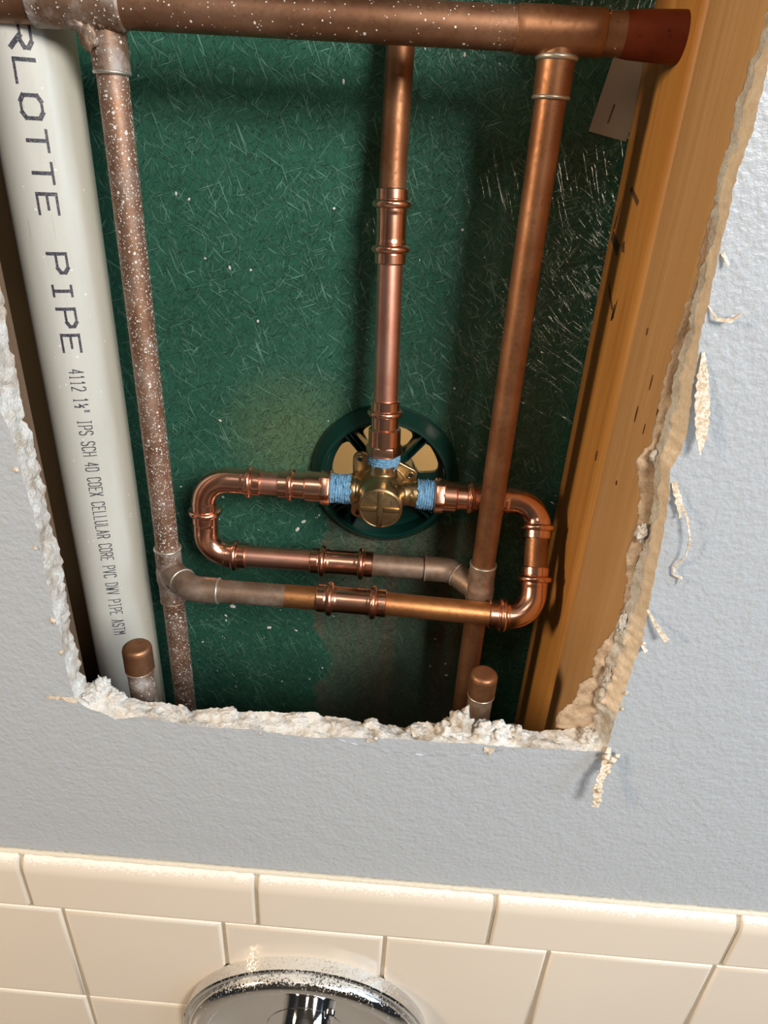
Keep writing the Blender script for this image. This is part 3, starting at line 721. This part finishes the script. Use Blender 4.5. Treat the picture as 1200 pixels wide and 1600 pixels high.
sweep('end_fitting', dense([V((0.2990, HY, HZ)), V((0.3283, HY, HZ))], 0.002), [(0, HR + .0002), (.004, HR + .0008), (.012, HR + .0012), (0.029, HR + .0018)], 'end_reflection', hd, seg=48)['label'] = 'flared end against the stud, its red a painted wood reflection'
for k, (x, y, z, sx, sy, sz) in enumerate(((LX - 0.010, LY - 0.0088, HZ - 0.007, 0.0085, 0.0035, 0.0045), (LX + 0.001, LY - 0.0095, HZ - 0.004, 0.0032, 0.003, 0.0055), (LX - 0.006, LY - 0.0102, HZ - 0.013, 0.0045, 0.002, 0.006))):
    chunk('solder_blob', (x, y, z), (sx, sy, sz), 90 + k, mat='copper_oxide', parent=hd, amp=0.3)

def riser_top(X, Y, parent, mat):
    sweep('tee_branch', dense([V((X, Y - 0.0003, HZ - 0.004)), V((X, Y, HZ - 0.0275))], 0.002), [(0, 0.0092), (0.0232, 0.0092), (0.0236, 0.0086)], mat, parent, seg=44, wob=0.0002)
    torus('solder_ring', (X, Y, HZ - 0.0272), (0, 0, 1), 0.0086, 0.0010, 'solder', parent)

# left riser
lr = thing('riser_pipe', (LX, LY, 0.03), 'plaster-speckled brown copper riser, second pipe from the left', 'pipe', None)
riser_top(LX, LY, lr, 'copper_oxide')
sweep('pipe', dense([V((LX, LY, HZ - 0.02)), V((LX, LY, 0.196))], 0.02), RP, 'copper_dusty', lr, seg=44)
sweep('pipe', dense([V((LX, LY, 0.170)), V((LX, LY, Z0 + 0.001))], 0.05), RP, 'copper_dusty', lr, seg=44)
tee = sweep('tee_fitting', dense([V((LX, LY, 0.2075)), V((LX, LY, 0.1620))], 0.001), [(0, 0.0086), (0.0006, 0.0091), (0.015, 0.0091), (0.019, 0.0100), (0.027, 0.0100), (0.031, 0.0091), (0.045, 0.0091), (0.0455, 0.0086)], 'copper_oxide', lr, seg=44, wob=0.0003)
torus('solder_ring', (LX, LY, 0.2070), (0, 0, 1), 0.0087, 0.0010, 'solder', tee); torus('solder_ring', (LX, LY, 0.1622), (0, 0, 1), 0.0086, 0.0009, 'copper_grey', tee)
LH = 0.1885; LYF = 0.1100
pb = route([(LX, LY, LH), (LX + 0.0215, LYF, LH), (0.0875, LYF, LH)], 0.018)
sweep('branch_elbow', dense(pb), 0.0091, 'copper_grey', lr, seg=44)
p_, t_ = pos_on(pb, 0.0185); torus('solder_ring', p_, t_, 0.0090, 0.0009, 'solder', lr)
torus('solder_ring', (0.0875, LYF, LH), (1, 0, 0), 0.0086, 0.0009, 'solder', lr)
sweep('branch_pipe', dense([V((0.086, LYF, LH)), V((0.1345, LYF, LH))], 0.01), RP, 'copper_grey', lr, seg=44)

# right riser
rr_ = thing('riser_pipe', (RX, RY, 0.03), 'clean brown copper riser near the right-hand stud', 'pipe')
riser_top(RX, RY, rr_, 'copper_old_clean')
torus('solder_ring', (RX, RY, HZ - 0.0105), (0, 0, 1), 0.0092, 0.0014, 'solder', rr_)
sweep('pipe', dense([V((RX, RY, HZ - 0.02)), V((RX, RY, 0.204))], 0.02), RP, 'copper_old_clean', rr_, seg=44)
sweep('pipe', dense([V((RX, RY, 0.178)), V((RX, RY, Z0 + 0.001))], 0.05), RP, 'copper_old_clean', rr_, seg=44)
tee = sweep('tee_fitting', dense([V((RX, RY, 0.2150)), V((RX, RY, 0.1700))], 0.001), [(0, 0.0086), (0.0006, 0.0091), (0.015, 0.0091), (0.019, 0.0099), (0.027, 0.0099), (0.031, 0.0091), (0.0445, 0.0091), (0.045, 0.0086)], 'copper_grey', rr_, seg=44, wob=0.0002)
torus('solder_ring', (RX, RY, 0.2148), (0, 0, 1), 0.0086, 0.0009, 'solder', tee)
RB = 0.1955; RBY = 0.1460
pb = route([(RX, RY, RB - 0.003), (RX - 0.020, RBY, RB + 0.0008), (0.2300, RBY, RB + 0.0008)], 0.016)
sweep('branch_elbow', dense(pb), 0.0091, 'copper_grey', rr_, seg=44)
torus('solder_ring', (0.2305, RBY, RB + 0.0008), (1, 0, 0), 0.0088, 0.0008, 'copper_oxide', rr_)
p_, t_ = pos_on(pb, 0.021); torus('solder_ring', p_, t_, 0.0087, 0.0009, 'copper_oxide', rr_)
sweep('branch_pipe', dense([V((0.2315, RBY, RB + 0.0006)), V((0.1890, RBY + 0.001, RB))], 0.01), RP, 'copper_grey', rr_, seg=44)

# ------------------------------------------------------------------ shower riser: old tube, coupling, new tube, adapter
VX, VY, VZ = 0.1962, 0.1500, 0.2545
mid = thing('shower_riser', (0.1956, 0.151, 0.30), 'copper pipe rising from the brass valve, with a shiny coupling halfway', 'pipe')
def mp(z):   # the slightly bowed centre line of this riser
    t = (z - 0.283) / (0.53 - 0.283)
    return V((0.1958 - 0.0048 * min(t * 1.35, 1.0) + 0.0006 * max(0, t - 0.7) / 0.3, 0.150 + 0.024 * t, z))
sweep('old_pipe', [mp(0.440 + k * 0.02) for k in range(31)], RP, 'copper_old_clean', mid, seg=44)
L_ = 0.0415
cpl = [mp(0.4450 - L_ * k / 40) for k in range(41)]
o = sweep('coupling', cpl, end_collar(length(cpl)), 'copper_new', mid, seg=44)
for s in (0.0085, length(cpl) - 0.0085):
    p_, t_ = pos_on(cpl, s); torus('bead', p_, t_, 0.0096, 0.00235, 'copper_new', o)
sweep('new_pipe', [mp(0.406 - k * 0.009) for k in range(11)], RP, 'copper_rose', mid, seg=44)
def adapter(parent, p0, d, L=0.0365, bead=0.0085, step=0.0190):
    """female adapter: lip, bead, narrow neck, wide barrel, hexagon at its end"""
    p0 = V(p0); d = V(d).normalized()
    pts = [p0 + d * (L * k / 40) for k in range(41)]
    o = sweep('adapter', pts, [(0, 0.0090), (0.0005, 0.0096), (0.0062, 0.0096), (0.0068, 0.0091), (step - 0.0006, 0.0091), (step, 0.0103), (step + 0.0006, 0.0108), (L - 0.0070, 0.0108), (L, 0.0104)], 'copper_new', parent, seg=44)
    p_, t_ = pos_on(pts, bead); torus('bead', p_, t_, 0.0096, 0.00225, 'copper_new', o)
    a = V((0, 0, 1)) if abs(d.z) < 0.8 else V((0, -1, 0)); u = (a - d * a.dot(d)).normalized(); w = d.cross(u)
    bm = bmesh.new(); rings = []
    for s, r in ((L - 0.0078, 0.0112), (L - 0.0066, 0.0123), (L - 0.0006, 0.0125), (L + 0.0002, 0.0116)):
        rings.append([bm.verts.new(p0 + d * s + (u * math.cos(PI / 3 * k + PI / 6) + w * math.sin(PI / 3 * k + PI / 6)) * r) for k in range(6)])
    for A, B in zip(rings, rings[1:]):
        for k in range(6): bm.faces.new((A[k], A[(k + 1) % 6], B[(k + 1) % 6], B[k]))
    bm.faces.new(rings[0][::-1]); bm.faces.new(rings[-1]); bmesh.ops.recalc_face_normals(bm, faces=bm.faces)
    bmesh.ops.bevel(bm, geom=bm.edges[:], offset=0.0005, segments=2, affect='EDGES', profile=0.5)
    sharp(link_mesh('hexagon', bm, 'copper_new', o), 30); return o
adapter(mid, mp(0.3200), mp(0.283) - mp(0.3200), L=0.0375)

# ------------------------------------------------------------------ left return loop
ll = thing('return_loop', (0.070, 0.147, 0.19), 'shiny copper loop left of the valve, turning back to the right-hand riser', 'pipe')
adapter(ll, (0.1235, VY, VZ), (1, 0, 0), L=0.0365)
sweep('pipe', [V((0.129, VY, VZ)), V((0.106, VY, VZ))], RP, 'copper_rose', ll, seg=44)
LYb = RBY + 0.0015
mdz = 0.2265
press_fitting('elbow', [(0.1115, VY, VZ), (0.0702, VY, VZ), (0.0698, 0.1490, 0.2240)], 0.0185, ll, (0.0085, -0.0050), prof=None)
press_fitting('elbow', [(0.0698, 0.1490, 0.2265), (0.0690, LYb, 0.1945), (0.0985, LYb, 0.1945)], 0.0170, ll, (-0.0080,),
              prof=[(0, 0.0091), (0.0005, 0.0095), (0.006, 0.0095), (0.007, 0.0091), (0.0385, 0.0091), (0.0390, 0.0096), (0.06, 0.0096)])
sweep('pipe', [V((0.094, LYb, 0.1945)), V((0.150, LYb - 0.0003, 0.1950))], RP, 'copper_rose', ll, seg=44)
press_fitting('coupling', [(0.1465, LYb - 0.0003, 0.1950), (0.1925, RBY + 0.001, 0.1954)], None, ll, (0.0088, -0.0088))

# ------------------------------------------------------------------ lower crossover loop
lo = thing('crossover_loop', (0.305, 0.112, 0.18), 'copper loop crossing low in front of the right riser and turning up to the valve', 'pipe')
sweep('pipe', [V((0.1345, LYF, LH)), V((0.162, LYF, LH))], RP + 0.0001, 'copper_orange', lo, seg=44)
press_fitting('coupling', [(0.1562, LYF, 0.1888), (0.2045, LYF, 0.1885)], None, lo, (0.0092, -0.0092))
sweep('pipe', [V((0.200, LYF, 0.1885)), V((0.280, LYF, 0.1862))], RP, 'copper_orange', lo, seg=44)
U0 = V((0.3050, VY, VZ)); U1 = V((0.3060, LYF, 0.1858))
press_fitting('elbow', [(0.2755, LYF, 0.1863), tuple(U1), tuple(U1.lerp(U0, 0.445))], 0.0172, lo, (0.0095, -0.0085))
sweep('pipe', [U1.lerp(U0, 0.40), U1.lerp(U0, 0.74)], RP, 'copper_old_clean', lo, seg=44)
press_fitting('elbow', [tuple(U1.lerp(U0, 0.690)), tuple(U0), (0.2700, VY, VZ)], 0.0172, lo, (0.0075, -0.0085))
sweep('pipe', [V((0.275, VY, VZ)), V((0.262, VY, VZ))], RP, 'copper_old_clean', lo, seg=44)
adapter(lo, (0.2668, VY, VZ), (-1, 0, 0), L=0.0343, bead=0.0095)

# ------------------------------------------------------------------ brass mixing valve
va = thing('mixing_valve', (VX, VY, VZ), 'rough brass mixing valve with a cross-ribbed round cap, centre of the green ring', 'valve')
bm = bmesh.new()
sweep_bm(bm, dense([V((0.163, VY, VZ)), V((0.2298, VY, VZ))], 0.004), [(0, 0.0092), (0.0105, 0.0092), (0.0115, 0.0098), (0.0145, 0.0098), (0.0155, 0.0085), (0.053, 0.0085), (0.0545, 0.0092), (0.067, 0.0092)], 32)
sweep_bm(bm, dense([V((VX, VY, VZ)), V((VX - 0.0002, VY, 0.2840))], 0.004), [(0, 0.0105), (0.012, 0.0102), (0.019, 0.0094), (0.0295, 0.0094)], 32)
sweep_bm(bm, dense([V((VX, VY + 0.018, VZ)), V((VX, 0.1300, VZ))], 0.002), [(0, 0.0145), (0.018, 0.0165), (0.028, 0.0160), (0.033, 0.0142), (0.038, 0.0138)], 40)
def plate(pts, y0, y1):
    f = [bm.verts.new((x, y0, z)) for x, z in pts]; b = [bm.verts.new((x, y1, z)) for x, z in pts]
    bm.faces.new(f); bm.faces.new(b[::-1]); n = len(pts)
    for i in range(n): bm.faces.new((f[i], b[i], b[(i + 1) % n], f[(i + 1) % n]))
def ring_pts(c, r, a0, a1, n=8): return [(c[0] + r * math.cos(math.radians(a0 + (a1 - a0) * k / n)), c[1] + r * math.sin(math.radians(a0 + (a1 - a0) * k / n))) for k in range(n + 1)]
plate([(0.199, 0.2745), (0.199, 0.2500), (0.2195, 0.2500)] + ring_pts((0.2150, 0.2640), 0.0048, 0, 75) + [(0.204, 0.2745)], 0.1600, 0.1640)
plate(ring_pts((0.1790, 0.2730), 0.0052, 70, 180) + [(0.1745, 0.2550), (0.190, 0.2500), (0.190, 0.2740)], 0.1600, 0.1640)
plate([(0.1745, 0.2500)] + ring_pts((0.1790, 0.2320), 0.0052, 180, 300) + [(0.192, 0.2380), (0.192, 0.2520)], 0.1600, 0.1640)
bmesh.ops.recalc_face_normals(bm, faces=bm.faces)
body = link_mesh('valve_body', bm, 'brass', va)
rm = body.modifiers.new('fuse', 'REMESH'); rm.mode = 'VOXEL'; rm.voxel_size = 0.0006; rm.use_smooth_shade = True
sm = body.modifiers.new('soften', 'SMOOTH'); sm.factor = 0.6; sm.iterations = 5
for x, z in ((0.2150, 0.2640), (0.1790, 0.2735), (0.1788, 0.2312)):
    sweep('screw_hole', [V((x, 0.1594, z)), V((x, 0.1605, z))], [(0, 0.0018), (0.0011, 0.0018)], 'black', va, seg=20)  # black disc on the solid plate paints the dark of a hole
    torus('hole_rim', (x, 0.1596, z), (0, 1, 0), 0.0021, 0.0004, 'brass', va, 24, 8)
cap_ = sweep('valve_cap', dense([V((VX, 0.1305, VZ)), V((VX, 0.1236, VZ))], 0.001), [(0, 0.0142), (0.0005, 0.0146), (0.0056, 0.0146), (0.0066, 0.0138), (0.0069, 0.0128)], 'brass_dark', va, seg=56)
torus('cap_rim', (VX, 0.1238, VZ), (0, 1, 0), 0.0133, 0.00055, 'brass', cap_, 56, 8)
def bar(lo_, hi_):
    bm = bmesh.new(); box_bm(bm, lo_, hi_); bmesh.ops.bevel(bm, geom=bm.edges[:], offset=0.0005, segments=2, affect='EDGES', profile=0.5)
    return sharp(link_mesh('cross_rib', bm, 'brass', cap_), 40)
bar((VX - 0.0019, 0.1222, VZ - 0.0128), (VX + 0.0019, 0.1242, VZ + 0.0128))
bar((VX - 0.0128, 0.1223, VZ - 0.0016), (VX - 0.0024, 0.1242, VZ + 0.0016)); bar((VX + 0.0024, 0.1223, VZ - 0.0016), (VX + 0.0128, 0.1242, VZ + 0.0016))
def tape(p0, p1, seed, r=0.0101):
    """wound sealant tape: ridged, wrinkled sleeve with a ragged end"""
    p0 = V(p0); p1 = V(p1); d = (p1 - p0); L = d.length; d.normalize()
    a = V((0, 0, 1)) if abs(d.z) < 0.8 else V((0, -1, 0)); u = (a - d * a.dot(d)).normalized(); w = d.cross(u)
    bm = bmesh.new(); rings = []; NS = 44; SG = 80
    for i in range(NS + 1):
        ring = []
        for k in range(SG):
            an = 2 * PI * k / SG
            s = L * i / NS
            end = L * (1 + 0.16 * noise.noise(V((math.cos(an) * 2.5, math.sin(an) * 2.5, seed))) + 0.10 * noise.noise(V((math.cos(an) * 11, math.sin(an) * 11, seed))))
            s = s * end / L
            rr2 = r + 0.00045 * math.sin(s * 3600 + an + 2 * noise.noise(V((an, s * 200, seed)))) + 0.0007 * noise.fractal(V((math.cos(an) * 4, math.sin(an) * 4, s * 420 + seed)), 1, 2, 3)
            if i == NS: rr2 = r - 0.0008
            ring.append(bm.verts.new(p0 + d * s + (u * math.cos(an) + w * math.sin(an)) * rr2))
        rings.append(ring)
    for A, B in zip(rings, rings[1:]):
        for k in range(SG): bm.faces.new((A[k], A[(k + 1) % SG], B[(k + 1) % SG], B[k]))
    bm.faces.new(rings[0][::-1]); bm.faces.new(rings[-1]); bmesh.ops.recalc_face_normals(bm, faces=bm.faces)
    t_ = link_mesh('thread_tape', bm, 'tape', va)
    for q in range(7):   # loose strands
        an = random.uniform(0, 6.28); s = random.uniform(0.3, 1.0) * L
        c0 = p0 + d * s + (u * math.cos(an) + w * math.sin(an)) * (r + 0.0002)
        e = (u * math.cos(an + 0.5) + w * math.sin(an + 0.5)) * (r + 0.0012) + p0 + d * (s + random.uniform(-0.001, 0.003))
        sweep('tape_strand', [c0, c0.lerp(e, 0.5) + V((0, -0.0006, 0.0003)), e], [(0, 0.0004), (0.01, 0.00025)], 'tape', t_, seg=6)
tape((0.1592, VY, VZ), (0.1742, VY, VZ), 3.0)
tape((0.2319, VY, VZ), (0.2205, VY, VZ), 8.0)
tape((VX - 0.0002, VY, 0.2835), (VX, VY, 0.2765), 12.0, 0.0103)

# ------------------------------------------------------------------ dark green plaster ring
rg = thing('mounting_ring', (RC[0], PY, RC[1]), 'dark green round plastic mounting ring set in the panel behind the brass valve', 'ring')
bm = bmesh.new(); rings = []
for r, y in ((0.0505, PY + 0.003), (0.0550, PY - 0.0002), (0.0553, 0.1900), (0.0545, 0.1872), (0.0478, 0.1790), (0.0462, 0.1786), (0.0452, 0.1800), (0.0446, 0.1885), (0.0446, 0.1980), (0.049, 0.1985)):
    rings.append([bm.verts.new((RC[0] + r * math.cos(2 * PI * k / 120), y, RC[1] + r * math.sin(2 * PI * k / 120))) for k in range(120)])
for A, B in zip(rings, rings[1:] + rings[:1]):
    for k in range(120): bm.faces.new((A[k], A[(k + 1) % 120], B[(k + 1) % 120], B[k]))
bmesh.ops.recalc_face_normals(bm, faces=bm.faces); sharp(link_mesh('rim', bm, 'green_plastic', rg), 30)
OPEN = [(8, 47, 0.0245, 0.0405), (60, 118, 0.0250, 0.0405), (138, 186, 0.0225, 0.0400), (262, 312, 0.0170, 0.0300)]
def is_open(r, a):
    for a0, a1, r0, r1 in OPEN:
        ac, rc = (a0 + a1) / 2, (r0 + r1) / 2
        da = abs((a - ac + 180) % 360 - 180) / ((a1 - a0) / 2); dr = abs(r - rc) / ((r1 - r0) / 2)
        if da**4 + dr**4 < 1: return True
    return False
bm = bmesh.new(); NR, NA = 36, 300; ra, rb_ = 0.0125, 0.0450; grid = []
for i in range(NR + 1):
    r = ra + (rb_ - ra) * i / NR
    grid.append([bm.verts.new((RC[0] + r * math.cos(2 * PI * k / NA), 0.1925, RC[1] + r * math.sin(2 * PI * k / NA))) for k in range(NA)])
for i in range(NR):
    for k in range(NA):
        if not is_open(ra + (rb_ - ra) * (i + 0.5) / NR, (k + 0.5) * 360 / NA):
            bm.faces.new((grid[i][k], grid[i][(k + 1) % NA], grid[i + 1][(k + 1) % NA], grid[i + 1][k]))
lone = [v for v in bm.verts if not v.link_faces]; bmesh.ops.delete(bm, geom=lone, context='VERTS')
ed = [e for e in bm.edges if len(e.link_faces) == 1]; bv = list({v for e in ed for v in e.verts})
for _ in range(6): bmesh.ops.smooth_vert(bm, verts=bv, factor=0.5, use_axis_x=True, use_axis_y=False, use_axis_z=True)
ex = bmesh.ops.extrude_face_region(bm, geom=bm.faces[:])
for v in ex['geom']:
    if isinstance(v, bmesh.types.BMVert): v.co.y += 0.0035
bmesh.ops.recalc_face_normals(bm, faces=bm.faces); sharp(link_mesh('web', bm, 'green_plastic', rg), 40)
def rib(a, off, r0, r1, h0, h1, th=0.0011):
    d = V((math.cos(math.radians(a)), 0, math.sin(math.radians(a)))); s = V((-d.z, 0, d.x)); bm = bmesh.new()
    c = V((RC[0], 0, RC[1])); q = []
    for sg in (-1, 1):
        for r, y in ((r0, 0.1927), (r1, 0.1927), (r1, h1), (r0, h0)):
            q.append(bm.verts.new(c + d * r + s * (off + sg * th / 2) + V((0, y, 0))))
    bm.faces.new(q[:4]); bm.faces.new(q[4:][::-1])
    for i in range(4): bm.faces.new((q[i], q[(i + 1) % 4], q[4 + (i + 1) % 4], q[4 + i]))
    bmesh.ops.recalc_face_normals(bm, faces=bm.faces)
    bmesh.ops.bevel(bm, geom=bm.edges[:], offset=0.0002, segments=1, affect='EDGES')
    link_mesh('rib', bm, 'green_plastic', rg, smooth=False)
for a, off in ((53, -0.0026), (53, 0.0026), (128, -0.0045), (128, -0.0012), (128, 0.0022), (215, -0.0022), (215, 0.0022), (325, -0.0022), (325, 0.0022), (196, 0.0), (240, 0)):
    rib(a, off, 0.0200, 0.0448, 0.1830, 0.1800)
bm = bmesh.new(); rings = []
for r, y in ((0.0125, 0.1930), (0.0125, 0.1670), (0.0175, 0.1660), (0.0205, 0.1680), (0.0215, 0.1930)):
    rings.append([bm.verts.new((RC[0] + r * math.cos(2 * PI * k / 80), y, RC[1] + 0.004 + r * math.sin(2 * PI * k / 80))) for k in range(80)])
for A, B in zip(rings, rings[1:]):
    for k in range(80): bm.faces.new((A[k], A[(k + 1) % 80], B[(k + 1) % 80], B[k]))
bmesh.ops.recalc_face_normals(bm, faces=bm.faces); sharp(link_mesh('hub', bm, 'green_plastic', rg), 30)

# ------------------------------------------------------------------ capped stubs behind the lower edge
def stub(X, Y, ztop, label, mat, zb=0.05):
    t = thing('capped_stub', (X, Y, zb), label, 'pipe', 'capped stubs at the lower edge')
    sweep('pipe', dense([V((X, Y, Z0 + 0.001)), V((X, Y, ztop - 0.012))], 0.02), RP, mat, t, seg=44)
    prof = [(0, 0.0084), (0.0008, 0.0088), (0.0150, 0.0088), (0.0165, 0.0084), (0.0176, 0.0074), (0.0182, 0.0058), (0.0184, 0.0030), (0.01845, 0.0006)]
    c = sweep('cap', dense([V((X, Y, ztop - 0.01845)), V((X, Y, ztop))], 0.001), prof, 'copper_old_clean', t, seg=48, ang=60)
    torus('solder_ring', (X, Y, ztop - 0.0186), (0, 0, 1), 0.0081, 0.0008, 'solder' if X > 0.1 else 'copper_oxide', t)
    return t
stub(0.0560, 0.0420, 0.1935, 'capped copper stub at the lower left, in front of the white pipe', 'copper_oxide')
stub(0.2700, 0.0600, 0.1775, 'capped copper stub at the lower right, behind the crumbled plaster', 'copper_grey')

# ------------------------------------------------------------------ chrome escutcheon on the tiles
EX, EZ = 0.1665, -0.1215; ER = 0.0910
es = thing('shower_trim_plate', (EX, TY, EZ), 'round chrome trim plate on the tiles at the bottom, dusted with plaster', 'trim plate')
def lathe_y(name, prof, mat, parent, seg=128, ang=30, cx=EX, cz=EZ):
    bm = bmesh.new(); rings = []
    for r, y in prof:
        rings.append([bm.verts.new((cx + r * math.cos(2 * PI * k / seg), TY - y, cz + r * math.sin(2 * PI * k / seg))) for k in range(seg)])
    for A, B in zip(rings, rings[1:]):
        for k in range(seg): bm.faces.new((A[k], A[(k + 1) % seg], B[(k + 1) % seg], B[k]))
    bm.faces.new(rings[-1])
    bmesh.ops.recalc_face_normals(bm, faces=bm.faces); return sharp(link_mesh(name, bm, mat, parent), ang)
prof = [(ER, 0.0), (ER, 0.0088), (ER - 0.0010, 0.0098), (ER - 0.0030, 0.0100), (ER - 0.0042, 0.0093), (ER - 0.0048, 0.0094)]
for k in range(13):
    a = PI * (k / 12); prof.append((ER - 0.0125 + 0.0077 * math.cos(a), 0.0094 + 0.0078 * math.sin(a) ** 0.9))
prof += [(ER - 0.0215, 0.0085), (ER - 0.027, 0.0068), (0.055, 0.0035), (0.045, 0.0028), (0.030, 0.0028), (0.0296, 0.0022), (0.0290, 0.0028), (0.010, 0.0030), (0.0003, 0.0030)]
pl = lathe_y('escutcheon_plate', prof, 'chrome', es)
lathe_y('handle_sleeve', [(0.0195, 0.003), (0.0195, 0.030), (0.0185, 0.032), (0.0002, 0.032)], 'chrome_clean', es, 64, cz=EZ - 0.004)
for sx, sz in ((0.018, 0.024), (-0.018, -0.030)):
    lathe_y('screw', [(0.0042, 0.0028), (0.0042, 0.0042), (0.0034, 0.0052), (0.0016, 0.0056), (0.0002, 0.0057)], 'chrome_clean', es, 32, cx=EX + sx, cz=EZ + sz)
